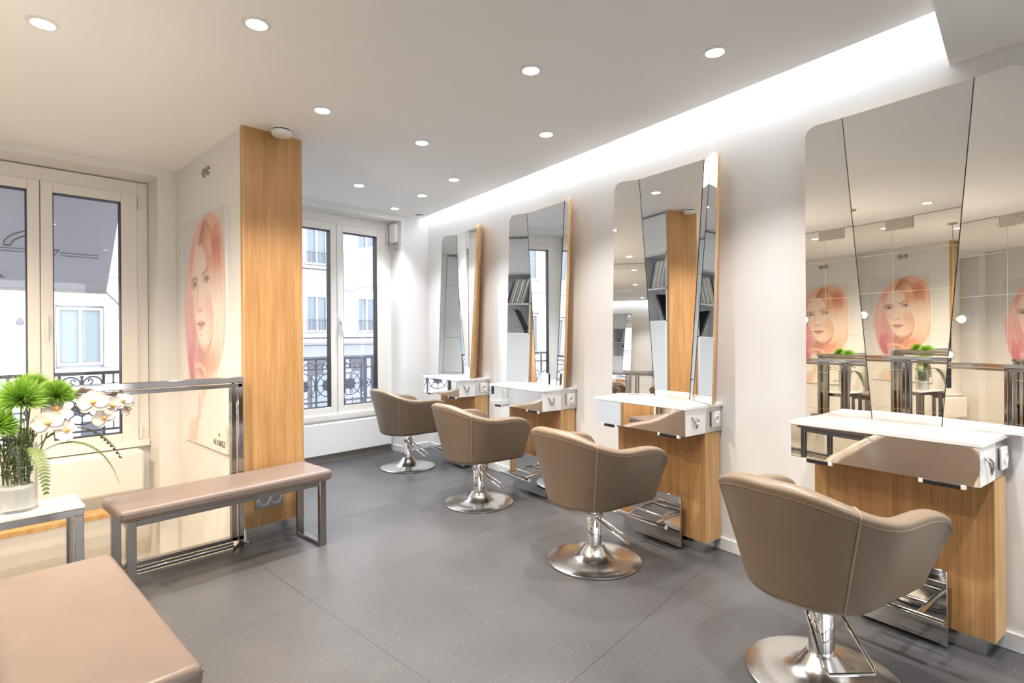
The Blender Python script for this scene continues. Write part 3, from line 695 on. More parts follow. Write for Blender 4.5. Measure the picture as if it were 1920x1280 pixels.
# ------------------------------------------------------------------ dressing stations
def make_console():
    t = thing('styling_console', '', 'console', (0, 0, 0), RZ, 'styling consoles along the right wall')
    part('body_panel', 'oak', t, (.0, .645, .018, .155, .068, .673))
    part('side_edge', 'edge', t, (-.003, .0, .018, .155, .068, .673))
    part('plinth', 'steel', t, (.028, .62, .02, .135, 0, .068))
    part('counter_top', 'white', t, (-.012, .668, .0, .338, .818, .835), bevel=.002)
    part('drawer_box', 'gloss', t, (-.004, .664, .150, .326, .676, .818), bevel=.001)
    part('mirror_front', 'mirror', t, (-.004, .664, .326, .331, .676, .816))
    part('steel_back_box', 'steel', t, (-.004, .664, .002, .148, .676, .818), bevel=.001)
    for s0, s1 in ((.050, .165), (.505, .595)):
        p = part('drawer_pull', 'black', t, (s0, s1, .318, .336, .659, .676), bevel=.002)
        part('pull_cap', 'plast', p, (s0 - .014, s0, .318, .334, .661, .676)); part('pull_cap', 'plast', p, (s1, s1 + .014, .318, .334, .661, .676))
    b = BM()                                        # dryer hook on the end face
    tube(b, [(-.006, .275, .775), (-.016, .272, .762), (-.020, .262, .738), (-.018, .255, .722)], .004, 8)
    tube(b, [(-.006, .225, .765), (-.016, .228, .755), (-.020, .240, .735), (-.018, .250, .720)], .004, 8)
    tube(b, [(-.018, .258, .728), (-.018, .245, .728)], .0035, 8); tube(b, [(-.018, .258, .716), (-.018, .245, .716)], .0035, 8)
    obj('dryer_hook', b, 'bronze', t)
    s = part('socket_plate', 'plast', t, (-.014, -.004, .025, .105, .705, .790), bevel=.003)
    b = BM(); lathe(b, [(0, .0006), (.016, .0006), (.0185, .004), (.0215, .0045), (.023, .003), (.023, -.002)], 24); k = obj('socket_face', b, 'plast', s); k.rotation_euler = (0, R(-90), 0); k.location = (-.0145, .065, .7475)
    b = BM()
    for hy, hz in ((-.0075, 0), (.0075, 0), (0, .009)): tube(b, [(-.0145, .065 + hy, .7475 + hz), (-.0156, .065 + hy, .7475 + hz)], .0028, 8)
    obj('socket_hole', b, 'black', s)
    part('kick_plate', 'polsteel', t, (.13, .485, .190, .204, .016, .303), bevel=.0015)
    part('plate_bracket', 'black', t, (.15, .19, .150, .190, .03, .09)); part('plate_bracket', 'black', t, (.42, .46, .150, .190, .03, .09))
    b = BM()
    tube(b, [(.085, .385, .180), (.435, .385, .180)], .0125, 14); tube(b, [(.16, .285, .190), (.385, .285, .190)], .009, 12)
    for s_ in (.165, .375): tube(b, [(s_, .20, .195), (s_, .285, .190), (s_, .385, .180)], .009, 12)
    obj('foot_rest', b, 'chrome', t)
    return t
def make_mirror(ang_near, ang_far):
    t = thing('trifold_mirror', '', 'mirror', (0, 0, 0), RZ, 'tri-fold mirrors along the right wall')
    z0, z1 = .8355, 2.235
    c = .335                                         # local x is s - c ; local y = distance from the centre glass
    Ab, At = Vector((.195 - c, 0, z0)), Vector((.080 - c, 0, z1)); Bb, Bt = Vector((.455 - c, 0, z0)), Vector((.572 - c, 0, z1))
    def wing(b0, t0, s_out, sgn):                    # flat outline, then swung about its slanted hinge line
        r = .055; poly = [b0.copy(), t0.copy()]
        for i in range(7):
            a = PI / 2 * i / 6; poly.append(Vector((s_out - sgn * r + sgn * r * math.sin(a), 0, z1 - r + r * math.cos(a))))
        poly.append(Vector((s_out, 0, z0)))
        ax = (t0 - b0).normalized(); q = Matrix.Rotation(sgn * R(ang_far if sgn > 0 else ang_near), 3, ax)
        return [b0 + q @ (p - b0) for p in poly]
    L = wing(Bb, Bt, .738 - c, 1); Rr = wing(Ab, At, -.082 - c, -1)
    def glass(name, poly):
        b = BM(); e = Vector((0, -.004, 0)); v = [b.verts.new(p) for p in poly]; w_ = [b.verts.new(p + e) for p in poly]; n = len(v)
        b.faces.new(v); b.faces.new(w_[::-1])
        for i in range(n): b.faces.new((v[i], v[(i + 1) % n], w_[(i + 1) % n], w_[i]))
        return obj(name, b, 'mirror', t, smooth=0)
    g = .0012
    glass('center_glass', [Ab + Vector((g, 0, 0)), At + Vector((g, 0, 0)), Bt - Vector((g, 0, 0)), Bb - Vector((g, 0, 0))])
    glass('wing_glass', [p + Vector((g, 0, 0)) for p in L]); glass('wing_glass', [p - Vector((g, 0, 0)) for p in Rr])
    b = BM(); back = -.020
    def shell(poly, flat):                           # oak board behind the glass
        n = len(poly); v = [b.verts.new(p + Vector((0, -.0045, 0))) for p in poly]
        w_ = [b.verts.new((p.x, back if flat else p.y - .028, p.z)) for p in poly]
        b.faces.new(v); b.faces.new(w_[::-1])
        for i in range(n): b.faces.new((v[i], v[(i + 1) % n], w_[(i + 1) % n], w_[i]))
    for pl_ in (L, Rr, [Ab, At, Bt, Bb]):
        b = BM(); shell(pl_, pl_[0] is Ab and len(pl_) == 4); obj('oak_backing', b, 'edge', t, smooth=30)
    for p, q in ((Ab, At), (Bb, Bt)):
        b = BM(); tube(b, [p + Vector((0, .0006, 0)), q + Vector((0, .0006, 0))], .0016, 5); obj('fold_seam', b, 'dark', t)
    return t
S0 = [-.015, 1.22, 2.432, 3.61]
where = ['nearest the camera', 'second from the camera', 'third from the camera', 'farthest, beside the right window']
c0 = make_console()
for i, s in enumerate(S0):
    c_ = c0 if i == 0 else dup(c0); m_ = make_mirror(*((5.9, 4.2), (29, 25), (29, 26.5), (38, 33.5))[i])
    c_.location = wp(s, 0); c_['label'] = 'oak and mirror-fronted styling console with white top, ' + where[i]
    m_.location = wp(s + .335, .022); m_.rotation_euler = (0, 0, RZ + R((-.6, -.6, -2., -4.)[i])); m_['label'] = 'three-panel salon mirror with oak edges above a white counter, ' + where[i]
# small white card on the third counter and in front of the far mirror
for i, (s, d, l) in enumerate(((2.432 + .33, .034, 'small white card standing on the third counter against the mirror'), (3.61 + .33, .034, 'small white card standing on the farthest counter against the mirror'))):
    b = BM(); box(b, -.045, .045, -.004, .004, 0, .085); o = obj('counter_card', b, 'plast', None, .001); o.location = wp(s, d, .8355); o.rotation_euler = (0, 0, RZ); tag(o, l, 'card', 'white cards on the counters')

# ------------------------------------------------------------------ salon chairs (local +y faces the mirror)
def chair_curve(t_):
    W = .212 + .098 * t_ ** 1.05; D = .215 + .085 * t_ ** 1.05; L = .285 - .004 * t_
    return W, D, L
def chair_pt(a, t_):                              # a in -1..1 from left arm front round the back to right arm front
    W, D, L = chair_curve(t_); n = 2.35
    s = abs(a); sg = 1 if a >= 0 else -1
    if s <= .62:
        th_ = s / .62 * PI / 2; x_ = W * abs(math.sin(th_)) ** (2 / n); y_ = -D * abs(math.cos(th_)) ** (2 / n)
    else:
        x_ = W; y_ = L * (s - .62) / .38
    return Vector((sg * x_, y_ , 0))
ZB, ZR0, ZR1 = .345, .742, .645
def rim_z(a):
    s = abs(a)
    k = min(1, max(0, (s - .05) / .60)); k = k * k * (3 - 2 * k)
    z_ = ZR0 + (ZR1 - ZR0) * k
    q = min(1, max(0, (s - .76) / .24)); return z_ - .062 * (1 - math.sqrt(max(0, 1 - q * q)))
def make_chair():
    t = thing('salon_chair', '', 'chair', (0, 0, 0), 0, 'taupe leather salon chairs')
    b = BM(); NA = 72; th_ = .066; rings = []
    A = [-1 + 2 * i / NA for i in range(NA + 1)]
    def outer(a, t_):
        p = chair_pt(a, t_); p.z = ZB + (rim_z(a) - ZB) * t_; return p
    def inward(a, t_):
        e = .004; d = chair_pt(min(1, a + e), t_) - chair_pt(max(-1, a - e), t_); v = Vector((-d.y, d.x, 0))
        return v.normalized() if v.length > 1e-9 else Vector((0, 1, 0))
    T = [0, .03, .08, .16, .26, .36, .46, .56, .66, .76, .85, .92, .96]
    for a in A:
        prof = []; nv = inward(a, .5)
        for sh, dz in ((.075, -.012), (.04, -.010), (.015, -.004)):
            p = outer(a, 0); prof.append(p + nv * sh + Vector((0, 0, dz - .012)))
        for t_ in T: prof.append(outer(a, t_))
        top = outer(a, .96); nv1 = inward(a, .96); r = th_ / 2
        for k in range(1, 9):
            an = PI * k / 9; prof.append(top + nv1 * (r - r * math.cos(an)) + Vector((0, 0, (rim_z(a) - top.z) * math.sin(an) * 1.0 + .006 * math.sin(an))))
        for t_ in (.96, .85, .7, .55, .42, .3, .2): prof.append(outer(a, t_) + inward(a, t_) * th_)
        rings.append(prof)
    def skin(b, rs):
        V = [[b.verts.new(p) for p in r_] for r_ in rs]; n = len(V[0])
        for i in range(len(V) - 1):
            for k in range(n - 1): b.faces.new((V[i][k], V[i + 1][k], V[i + 1][k + 1], V[i][k + 1]))
        return V
    # rounded arm fronts
    def endcap(prof, sgn):
        o_ = []
        c_ = sum(prof, Vector()) / len(prof)
        for f, dy in ((.80, .010), (.45, .016), (.1, .018)):
            o_.append([Vector(((p.x - (c_.x if False else p.x)) * 0 + p.x, p.y, p.z)) for p in prof])
        return o_
    V = skin(b, rings)
    for ends, ring in ((-1, 0), (1, -1)):
        pr = rings[ring]; m_ = len(pr)
        # pair outer and inner points into a softly domed cap
        half = []
        for lam, dy in ((.18, .012), (.5, .018)):
            half.append(lam)
        n_out = 3 + len(T) + 4; left = list(range(0, n_out)); right = list(range(m_ - 1, n_out - 1, -1))
        L_ = [pr[i] for i in left]; R_ = [pr[right[min(len(right) - 1, int(i * len(right) / len(left)))]] for i in range(len(left))]
        cols = []
        for lam, dy in ((0, 0), (.12, .010), (.3, .017), (.5, .019), (.7, .017), (.88, .010), (1, 0)):
            cols.append([b.verts.new(L_[i].lerp(R_[i], lam) + Vector((0, dy, 0))) for i in range(len(L_))])
        for i in range(len(cols) - 1):
            for k in range(len(L_) - 1): b.faces.new((cols[i][k], cols[i + 1][k], cols[i + 1][k + 1], cols[i][k + 1]))
    bmesh.ops.remove_doubles(b, verts=b.verts, dist=.0006)
    obj('back_shell', b, 'leather', t, smooth=55)
    # underside pan
    b = BM(); ring = [outer(a, 0) + inward(a, .5) * .05 + Vector((0, 0, -.022)) for a in A]; prism(b, [(p.x, p.y) for p in ring], ZB - .024, ZB + .03); obj('seat_pan', b, 'leather', t, .006)
    # seat cushion
    b = BM(); ring = [chair_pt(a, .22) + inward(a, .22) * (th_ - .004) for a in A]; poly = [(p.x, p.y) for p in ring]; poly[0] = (poly[0][0], poly[0][1] + .055); poly[-1] = (poly[-1][0], poly[-1][1] + .055)
    prism(b, poly, ZB + .0, ZB + .115); obj('seat_cushion', b, 'leather', t, .025, 4)
    for sg in (-1, 1):
        a = sg * .37; b = BM(); tube(b, [outer(a, t_) - inward(a, t_) * .001 for t_ in T] + [outer(a, .96) + inward(a, .96) * (r - r * math.cos(PI * k / 9)) + Vector((0, 0, (rim_z(a) - outer(a, .96).z + .006) * math.sin(PI * k / 9) + .001)) for k in (2, 4, 5, 7)] , .0038, 6)
        obj('seam_piping', b, 'pipe', t)
    b = BM(); tube(b, [outer(a, .915) - inward(a, .915) * .0005 for a in A], .0016, 5); obj('rim_stitching', b, 'pipe', t)
    for k in list(t.children): k.location.y = -.034
    # pedestal
    b = BM(); lathe(b, [(0, .004), (.245, .0), (.252, .004), (.252, .009), (.246, .012), (.18, .017), (.125, .024), (.095, .036), (.072, .058), (.056, .082), (.046, .092), (0, .092)], 64); obj('base_disc', b, 'steel_disc', t)
    b = BM(); lathe(b, [(.041, .085), (.041, .235), (.0385, .238), (.0385, .31), (.0, .31)], 36); obj('column', b, 'chrome', t)
    b = BM(); box(b, -.085, .085, -.06, .11, .303, .323); obj('mounting_plate', b, 'black', t, .004)
    b = BM()                                       # pump stirrup
    tube(b, [(-.060, 0, .252), (.060, 0, .252)], .010, 12)
    tube(b, [(-.058, .0, .25), (-.066, .06, .20), (-.082, .155, .125), (-.074, .176, .114), (.074, .176, .114), (.082, .155, .125), (.066, .06, .20), (.058, .0, .25)], .0058, 8)
    lv = obj('pump_pedal', b, 'chrome', t)
    b = BM(); lathe(b, [(.0415, .245), (.050, .245), (.050, .262), (.0415, .262)], 32); obj('pedal_collar', b, 'chrome', lv)
    return t
M['steel_disc'] = simple('turned_steel', (.78, .775, .76), .22, 1.)
ch0 = make_chair()
chairs = [((2.185, .566), R(-106), R(-120), 'taupe leather salon chair nearest the camera, its round base cut by the bottom edge'),
          ((2.475, 1.754), R(-100), R(-36), 'taupe leather salon chair, second from the camera, in front of the second console'),
          ((2.757, 2.977), R(-99), R(-32), 'taupe leather salon chair, third from the camera, left of the third console'),
          ((3.057, 4.273), R(-97), R(-36), 'taupe leather salon chair farthest away, in front of the right window')]
for i, (xy, rz, lev, lab) in enumerate(chairs):
    c_ = ch0 if i == 0 else dup(ch0)
    c_.location = (xy[0], xy[1], 0); c_.rotation_euler = (0, 0, rz); c_['label'] = lab
    kid(c_, 'pump_pedal')[0].rotation_euler = (0, 0, lev)

# ------------------------------------------------------------------ ceiling fittings
WARM = (1., .86, .68)
def spot_light(x, y, z, col, power, size=R(96), blend=.85):
    if col == WARM: size = R(140)
    l = bpy.data.lights.new('downlight_beam', 'SPOT'); l.energy = power * 2.6; l.color = col; l.spot_size = size; l.spot_blend = blend; l.shadow_soft_size = .04
    o = bpy.data.objects.new('downlight_beam', l); COL.objects.link(o); o.location = (x, y, z); return o
WARM, NEUT, COOL = (1., .86, .68), (1., .95, .90), (.95, .97, 1.)
LP = [(.309, 2.872, WARM, 30, 'above the flower vase, far left of the ceiling'), (.905, 2.269, WARM, 30, 'second from the left at the top edge'), (1.971, 1.741, NEUT, 26, 'large one in the middle above the second chair'),
      (2.424, 1.04, NEUT, 26, 'nearest the light slot at the upper right'), (1.503, 2.88, NEUT, 24, 'in front of the oak pillar'), (2.211, 2.907, COOL, 24, 'right of the smoke detector, mid ceiling'),
      (2.667, 2.231, NEUT, 24, 'above the third chair'), (2.465, 4.104, COOL, 22, 'just right of the oak pillar, near the right window'), (2.914, 3.413, COOL, 22, 'near the light slot, above the third mirror'),
      (3.043, 4.006, COOL, 20, 'second from the vent, near the right window'), (3.157, 4.598, COOL, 18, 'smallest one above the right window'),
      (2.30, -.42, NEUT, 30, ''), (1.72, .45, NEUT, 26, ''), (.35, .9, WARM, 24, ''), (1.2, -1.6, NEUT, 34, ''), (-.5, 2.2, WARM, 30, ''), (-.5, 4.1, WARM, 48, ''), (-.55, 3.2, WARM, 30, '')]  # unlabelled spots lie out of view, most of them added to brighten the room
t0 = thing('ceiling_downlight', '', 'ceiling light', (0, 0, 0), 0, 'recessed ceiling spots')
b = BM(); lathe(b, [(.036, -.001), (.040, -.006), (.052, -.005), (.056, 0), (.056, .0), (.036, .0)], 40); obj('trim_ring', b, 'trim', t0)
b = BM(); lathe(b, [(0, -.0025), (.037, -.0025), (.037, -.0005), (0, -.0005)], 32); obj('light_lens', b, 'spot', t0)
for i, (x, y, col, pw, lab) in enumerate(LP):
    o = t0 if i == 0 else dup(t0)
    zc_ = 2.325 if (x > 1.45 and y < .235) else C
    o.location = (x, y, zc_ - .0005); o['label'] = ('round recessed ceiling spot ' + lab) if lab else 'round recessed ceiling spot outside the view, from the set added to brighten the room'
    spot_light(x, y, zc_ - .015, (1., .80, .55) if x < -.4 else col, pw, R(140) if x < -.4 else R(96))  # added stairwell spots run warmer to tint the left side
t = thing('smoke_detector', 'round white smoke detector on the ceiling at the top of the oak pillar', 'smoke detector', (1.464, 3.311, C))
b = BM(); lathe(b, [(0, -.012), (.060, -.012), (.060, 0), (0, 0)], 36); obj('mount_base', b, 'plast', t)
b = BM(); lathe(b, [(0, -.048), (.05, -.047), (.058, -.042), (.060, -.020), (.057, -.018), (0, -.018)], 36); obj('detector_head', b, 'plast', t)
b = BM(); lathe(b, [(.052, -.0185), (.054, -.0185), (.054, -.0115), (.052, -.0115)], 36); obj('vent_slot', b, 'dark', t)
t = thing('air_vent', 'small round ceiling air vent in the far corner by the light slot', 'vent', (3.506, 4.664, C))
b = BM(); lathe(b, [(.040, -.002), (.044, -.008), (.062, -.006), (.066, 0), (.040, 0)], 36); obj('vent_ring', b, 'trim', t)
b = BM(); lathe(b, [(0, -.024), (.030, -.022), (.035, -.016), (.030, -.012), (0, -.010)], 32); obj('vent_disc', b, 'trim', t)
b = BM(); lathe(b, [(0, -.0005), (.041, -.0005), (.041, -.003), (0, -.003)], 32); obj('vent_shadow_gap', b, 'dark', t)
# emergency light on the reveal of the right window
t = thing('emergency_light', 'white and clear emergency light on the side wall of the right window', 'emergency light', (3.395, 4.93, 2.26))
part('housing', 'plast', t, (-.05, -.001, -.065, .065, -.055, .15), bevel=.02, seg=3)
part('lamp_lens', 'vase', t, (-.05, -.001, -.06, .06, -.125, -.057), bevel=.012, seg=2)
part('reflector', 'grille', t, (-.012, -.001, -.05, .05, -.115, -.06))
# cove LED strip on the ceiling lip
b = BM(); prism(b, [wp(.16, .225)[:2], wp(4.7, .15)[:2], wp(4.7, .17)[:2], wp(.16, .245)[:2]], C + .032, C + .06)
o = obj('led_strip', b, 'led', None); tag(o, 'bright white light strip hidden in the slot along the right wall ceiling', 'light strip')
# ventilation grille high on the mirrored wall
t = thing('wall_grille', 'beige ventilation grille at the top of the mirrored wall', 'vent', (XL, 2.76, C - .065))
b = BM()
for k in range(15): box(b, .001, .012, -.14 + .02 * k - .0035, -.14 + .02 * k + .0035, -.06, .06)
for k in range(7): box(b, .001, .012, -.143, .143, -.06 + .02 * k - .0035, -.06 + .02 * k + .0035)
obj('grid', b, 'grille', t); part('grille_back', 'grille', t, (.0005, .003, -.143, .143, -.063, .063))
struct('trim_7', 'skirting', (XL, XL + .006, -3.4, YW, C - .007, C), smooth=0)
# two-globe bulb lamp over the stairs
t = thing('bulb_lamp', 'brass pendant with two glowing globe bulbs, seen in the nearest mirror', 'lamp', (-.10, 2.70, C))
b = BM(); lathe(b, [(0, -.02), (.045, -.016), (.05, 0), (0, 0)], 24); obj('ceiling_rose', b, 'brass', t)
b = BM(); tube(b, [(0, 0, 0), (0, 0, -1.35)], .004, 8); tube(b, [(0, 0, -1.09), (0, -.06, -1.09)], .006, 8); obj('lamp_rod', b, 'brass', t)
for p, q in (((0, -.125, -1.09), (0, -.06, -1.09)), ((0, 0, -1.425), (0, 0, -1.35))):
    b = BM(); lathe(b, [(.055 * math.sin(PI * k / 16), -.055 * math.cos(PI * k / 16)) for k in range(17)], 28, p); g_ = obj('globe_bulb', b, 'vase', t)
    b = BM(); lathe(b, [(.022 * math.sin(PI * k / 10), -.026 * math.cos(PI * k / 10)) for k in range(11)], 16, p); obj('filament', b, 'bulb', g_)
    b = BM(); tube(b, [q, tuple(q[i] + (p[i] - q[i]) * .4 for i in range(3))], .014, 12); obj('bulb_socket', b, 'brass', t)

# ------------------------------------------------------------------ outside
def balcony(x0, x1, y, zt_, zm, zb_, bays, mat, label):
    t = thing('balcony_railing', label, 'railing', ((x0 + x1) / 2, y, 0), 0, 'wrought iron balcony railings'); ox = (x0 + x1) / 2
    part('top_rail', mat, t, (x0 - ox, x1 - ox, -.02, .02, zt_ - .026, zt_), bevel=.004)
    part('middle_rail', mat, t, (x0 - ox, x1 - ox, -.007, .007, zm - .006, zm + .006)); part('bottom_rail', mat, t, (x0 - ox, x1 - ox, -.008, .008, zb_ - .008, zb_ + .008))
    zc = (zm + zb_) / 2 + .0
    for (a, c, kind) in bays:
        part('post', mat, t, (a - ox - .009, a - ox + .009, -.009, .009, zb_ - .12, zt_ - .02))
        b = BM(); m_ = (a + c) / 2 - ox; w_ = (c - a); P = lambda r, a0, a1, n=20, cx=m_, cz=zc: tube(b, arc((cx, 0, cz), r, a0, a1, n), .0055, 6)
        if kind == 'big':
            r = min(w_ / 2, (zm - zb_) / 2) - .012; tube(b, arc((m_, 0, zc), r, 0, 2 * PI, 32)[:-1], .006, 6, closed=True)
            for k in range(8):
                a_ = PI / 4 * k; L = (r if k % 2 == 0 else r * 1.32); tube(b, [(m_, 0, zc), (m_ + L * math.cos(a_), 0, zc + L * math.sin(a_))], .005, 6)
            for k in range(8): a_ = PI / 4 * k; b_ = arc((m_ + .044 * math.cos(a_), 0, zc + .044 * math.sin(a_)), .017, 0, 2 * PI, 10)[:-1]; tube(b, b_, .006, 6, closed=True)
            prism(b, [(p[0], p[2]) for p in arc((m_, 0, zc), .046, 0, 2 * PI, 16)[:-1]], -.012, .012, 'y')
            h = zt_ - .03 - zm
            for s in (-1, 1):
                cx = m_ + s * w_ / 4; rr = w_ / 4 - .008; pts = [(cx + rr * math.cos(q), 0, zm + .004 + min(h - .012, rr) * math.sin(q)) for q in [PI * i / 14 for i in range(15)]]; tube(b, pts, .005, 6)
                tube(b, [(cx - s * .02 + (.026 - .0022 * i) * math.cos(s * (i * .55) - PI / 2), 0, zm + .032 + (.026 - .0022 * i) * math.sin(-PI / 2 + i * .55)) for i in range(11)], .0045, 6)
            prism(b, [(m_ - .018, zm), (m_, zm - .01), (m_ + .018, zm), (m_ + .006, zm + .05), (m_ + .014, zt_ - .03), (m_ - .014, zt_ - .03), (m_ - .006, zm + .05)], -.006, .006, 'y')
        else:
            tube(b, [(m_, 0, zb_), (m_, 0, zt_ - .02)], .005, 6); r = w_ * .36; tube(b, arc((m_, 0, zc), r, 0, 2 * PI, 24)[:-1], .0055, 6, closed=True)
            for k in range(8): a_ = PI / 4 * k; tube(b, [(m_, 0, zc), (m_ + r * math.cos(a_), 0, zc + r * math.sin(a_))], .0035, 6)
            for s in (-1, 1): tube(b, [(m_ + s * r, 0, zc), (m_ + s * w_ / 2, 0, zc)], .005, 6)
            prism(b, [(p[0], p[2]) for p in arc((m_, 0, zc), .016, 0, 2 * PI, 12)[:-1]], -.008, .008, 'y')
            prism(b, [(m_ - .02, zm), (m_, zm - .02), (m_ + .02, zm), (m_, zm + .02)], -.006, .006, 'y')
        obj('scroll_ornament', b, mat, t)
    a = bays[-1][1]; part('post', mat, t, (a - ox - .009, a - ox + .009, -.009, .009, zb_ - .12, zt_ - .02))
balcony(-.45, 1.45, 5.4, .965, .86, .50, [(-.16, .115, 'big'), (.115, .245, 'small'), (.245, .37, 'small'), (.37, .655, 'big') if False else (.37, .660, 'big'), (.660, .935, 'big'), (.935, 1.065, 'small'), (1.065, 1.34, 'big')], 'iron', 'dark wrought iron balcony railing outside the left window')
balcony(2.0, 3.6, 5.4, 1.006, .885, .542, [(2.08, 2.23, 'small'), (2.23, 2.44, 'small'), (2.44, 2.725, 'big'), (2.725, 2.985, 'big'), (2.985, 3.25, 'big'), (3.25, 3.385, 'small'), (3.385, 3.55, 'small')], 'iron_lit', 'wrought iron balcony railing in a brighter lit tone outside the right window')  # lighter iron colour stands in for brighter light on this railing
# left awning: sloped mesh canopy
t = thing('window_awning', 'grey see-through awning with an outline emblem above the left window', 'awning', (.2, 5.3, 2.73))
b = BM(); y0, z0_, y1, z1_ = 0., .0, .90, -1.083
v = [(-.95, y0, z0_), (.90, y0, z0_), (.90, y1, z1_), (-.95, y1, z1_)]
vs = [b.verts.new(p) for p in v] + [b.verts.new((p[0], p[1] + .001, p[2] + .001)) for p in v]
for f in ((0, 1, 2, 3), (7, 6, 5, 4), (0, 4, 5, 1), (1, 5, 6, 2), (2, 6, 7, 3), (3, 7, 4, 0)): b.faces.new([vs[i] for i in f])
obj('canopy', b, 'awning', t, smooth=0)
part('front_bar', 'grey', t, (-.95, .90, .89, .915, -1.10, -1.075), bevel=.004)
b = BM(); tube(b, [(.905, .90, -1.085), (.99, .45, -1.30), (1.0, .0, -1.45)], .012, 8); tube(b, [(-.955, .90, -1.085), (-.95, 0, -1.4)], .012, 8); obj('folding_arm', b, 'grey', t)
sl = math.atan2(z1_, y1)
b = BM(); e = []
ring = lambda rx, ry: [(.42 - rx * math.cos(PI * i / 24), .690 - ry * math.sin(PI * i / 24), 0) for i in range(15)]
tube(b, ring(.235, .115) + ring(.190, .085)[::-1], .0045, 5, closed=True)
tube(b, [(.375, .690, 0), (.375, .728, 0), (.50, .738, 0), (.53, .700, 0)], .0045, 5, closed=True)
for k in (.708, .728):
    tube(b, [(-.95, k, 0), (.37, k, 0)], .0022, 5); tube(b, [(.54, k + .006, 0), (.80, k + .006, 0)], .0022, 5)
em = obj('awning_emblem', b, 'ink', t); em.rotation_euler = (sl, 0, 0); em.location = (0, -.004, -.004); em.scale = (1, 1.42, 1)
text('awning_lettering', 'STYLISTIC', .085, 'ink', t, (.02, .815, -.985), (sl, PI, 0), extrude=.0005)
# white banner outside the right window
t = thing('fabric_banner', 'pale white lettered fabric banner hanging outside the right window', 'banner', (4.75, 7.5, 1.9))
b = BM(); n_ = 40; top, bot = [], []
for i in range(n_ + 1):
    f = i / n_; x_ = -.55 + 1.3 * f; top.append((x_, .60 + .24 * f)); bot.append((x_, .045 - (.07 * math.sin(PI * min(1, f / .22)) if f < .22 else 0) + (.025 * math.sin((f - .22) * 14) if f >= .22 else 0)))
prism(b, top + bot[::-1], 0, .008, 'y'); obj('banner_cloth', b, 'banner', t)
b = BM(); tube(b, [(p[0], -.004, p[1] + .015) for p in bot], .006, 5); obj('banner_hem', b, 'inklt', t)
b = BM(); tube(b, [(-.57, .0, .595), (.78, .0, .845)], .015, 8); obj('banner_pole', b, 'plast', t)
for body, sz, zz, xx in (('ALVAREZ', .17, .455, .12), ('. . .', .12, .34, -.02), ('COIFFURE', .13, .185, .16), ('STYLISTIC', .10, .075, .14)):
    text('banner_lettering', body, sz, 'inklt', t, (xx, -.003, zz), (R(90), 0, 0), extrude=.0006)
# buildings across the street
def facade_windows(t, rects, ox, y, rail=True, blind='slate'):
    for (x0, x1, z0, z1) in rects:
        b = BM(); e = .05; xm = (x0 + x1) / 2
        box(b, x0 - ox, x0 - ox + e, y - .06, y + .02, z0, z1); box(b, x1 - ox - e, x1 - ox, y - .06, y + .02, z0, z1); box(b, xm - ox - e / 2, xm - ox + e / 2, y - .06, y + .02, z0 + e, z1 - e)
        box(b, x0 - ox + e, x1 - ox - e, y - .055, y + .015, z1 - e, z1 - .001); box(b, x0 - ox + e, x1 - ox - e, y - .055, y + .015, z0 + .001, z0 + e)
        w = obj('facade_window', b, 'sash', t); part('pane', blind, w, (x0 - ox + .01, x1 - ox - .01, y - .02, y, z0 + .01, z1 - .01))
        if rail:
            b = BM(); tube(b, [(x0 - ox, y - .12, z0 + .3), (x1 - ox, y - .12, z0 + .3)], .010, 6); k = int((x1 - x0) / .08)
            for i in range(k + 1): xx = x0 - ox + (x1 - x0) * i / k; tube(b, [(xx, y - .12, z0), (xx, y - .12, z0 + .3)], .007, 5)
            obj('window_guard', b, 'iron', w)
YB = 13.
t = thing('street_building', 'white stone building across the street behind the left window', 'building', (0, YB, 0)); ox = 0
part('facade_wall', 'facade', t, (-6, 4.2, 0, .5, -4., 8.), )
part('string_course', 'facade', t, (-6, 4.2, -.10, 0, 2.40, 2.50), (-6, 4.2, -.16, 0, .52, .66), (-6, 4.2, -.05, 0, 3.6, 3.7))
part('stone_joint', 'groove', t, *[(-6, 4.2, -.004, 0, z_, z_ + .014) for z_ in (-.6, -.2, .2, .95, 1.3, 1.65, 2.0, 2.3, 2.85, 3.2, 4.0, 4.4)])
wl = [(x, x + .70, .72, 1.80) for x in (-3.05, -1.1, 1.545, 3.3)] + [(x, x + .70, 2.75, 4.1) for x in (-3.05, -1.1, 1.545, 3.3)]
facade_windows(t, wl, 0, 0, False, 'shutter')
part('window_surround', 'facade', t, *[q for (x0, x1, z0, z1) in wl for q in ((x0 - .13, x0 - .01, -.07, 0, z0 - .05, z1 + .13), (x1 + .01, x1 + .13, -.07, 0, z0 - .05, z1 + .13), (x0 - .13, x1 + .13, -.08, 0, z1 + .03, z1 + .15))])
part('shop_window', 'shop', t, (-5.5, -1.6, -.02, 0, -3.3, -.6), (-.9, .2, -.02, 0, -3.3, -.6), (1.9, 2.25, -.02, 0, -3.3, -.35), (2.5, 3.6, -.02, 0, -3.3, -.9))
b = BM(); lathe(b, [(0, -.06), (.05, -.05), (.055, .0), (.03, .05), (0, .06)], 16, (1.05, -.09, 1.52)); tube(b, [(1.05, 0, 1.60), (1.05, -.09, 1.585)], .01, 6); obj('wall_lantern', b, 'iron', t)
t = thing('street_building', 'white apartment building with dark shop front across the street behind the right window', 'building', (7., YB, 0)); ox = 7.
part('facade_wall', 'facade', t, (4.2 - ox, 13 - ox, 0, .5, 1.0, 8.))
part('cornice', 'facade', t, (4.2 - ox, 13 - ox, -.22, 0, 1.08, 1.16), (4.2 - ox, 13 - ox, -.14, 0, 1.2, 1.27), (4.2 - ox, 13 - ox, -.10, 0, 2.80, 2.86), (4.2 - ox, 13 - ox, -.14, 0, 2.90, 2.95))
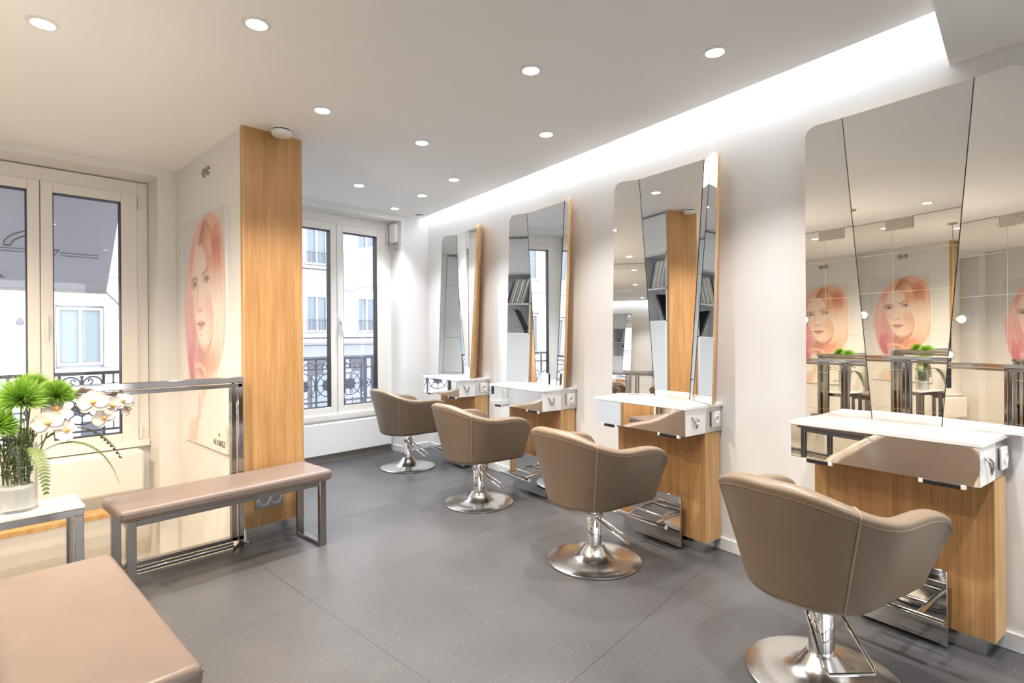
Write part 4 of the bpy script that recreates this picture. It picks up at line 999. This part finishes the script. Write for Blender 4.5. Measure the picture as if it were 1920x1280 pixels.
facade_windows(t, [(x, x + .58, z0, z1) for x in (4.85, 6.28, 7.69, 9.1, 10.5) for z0, z1 in ((1.33, 2.25), (3.0, 3.95), (4.7, 5.6))], ox, 0)
part('fascia_board', 'fascia', t, (4.2 - ox, 13 - ox, -.08, 0, .72, .99)); part('shop_front', 'shop', t, (4.2 - ox, 13 - ox, 0, .3, -4., 1.0))
part('shop_pilaster', 'fascia', t, *[(x - ox, x - ox + .16, -.06, 0, -4., .66) for x in (4.9, 6.15, 7.35, 7.95, 9.2, 10.4)])
part('shop_display', 'shutter', t, *[(x - ox, x - ox + w_, -.02, 0, z0, z1) for x, w_, z0, z1 in ((6.45, .55, -.9, .25), (6.75, .25, .3, .55), (7.55, .3, -.8, .3), (8.2, .6, -1., .4), (5.3, .6, -1, .3))])
text('shop_lettering', 'ALVAREZ', .16, 'trim', t, (.52, -.07, -.32), (R(90), 0, 0), extrude=.004)
b = BM(); struct('ground_street', 'street', (-30, 40, 5.6, 40, -4.2, -4.0), smooth=0)
# a wall of this house below and beside the windows is already built; sky lights the street

# ------------------------------------------------------------------ light
w = bpy.data.worlds.new('overcast_sky'); S.world = w; w.use_nodes = True
bg = w.node_tree.nodes['Background']; bg.inputs[0].default_value = (.94, .97, 1., 1); bg.inputs[1].default_value = 3.2
for p in ((-.10, 2.575, 1.40), (-.10, 2.70, 1.065)):
    l = bpy.data.lights.new('bulb_light', 'POINT'); l.energy = 18; l.color = (1, .86, .70); l.shadow_soft_size = .03
    o = bpy.data.objects.new('bulb_light', l); COL.objects.link(o); o.location = p

# ------------------------------------------------------------------ camera
cam = bpy.data.cameras.new('camera'); co = bpy.data.objects.new('camera', cam); COL.objects.link(co)
cam.sensor_fit = 'HORIZONTAL'; cam.sensor_width = 36.; cam.lens = 1034. / 1920 * 36
cam.shift_y = -(640 - 627) / 1920.; cam.clip_start = .02
yaw = math.atan2(-.724, .690)                    # forward = (.724, .690)
co.location = (0, 0, 1.23)
co.rotation_euler = (Matrix.Rotation(yaw, 4, 'Z') @ Matrix.Rotation(R(90), 4, 'X') @ Matrix.Rotation(R(-.45), 4, 'Z')).to_euler()
S.camera = co
vs_ = S.view_settings; vs_.view_transform = 'Standard'; vs_.look = 'None'; vs_.gamma = 1.; vs_.use_curve_mapping = False; vs_.exposure = .97
cy = S.cycles
cy.max_bounces = 14; cy.diffuse_bounces = 9; cy.glossy_bounces = 8; cy.transmission_bounces = 8; cy.transparent_max_bounces = 16
cy.caustics_reflective = False; cy.caustics_refractive = False; cy.sample_clamp_indirect = 6.
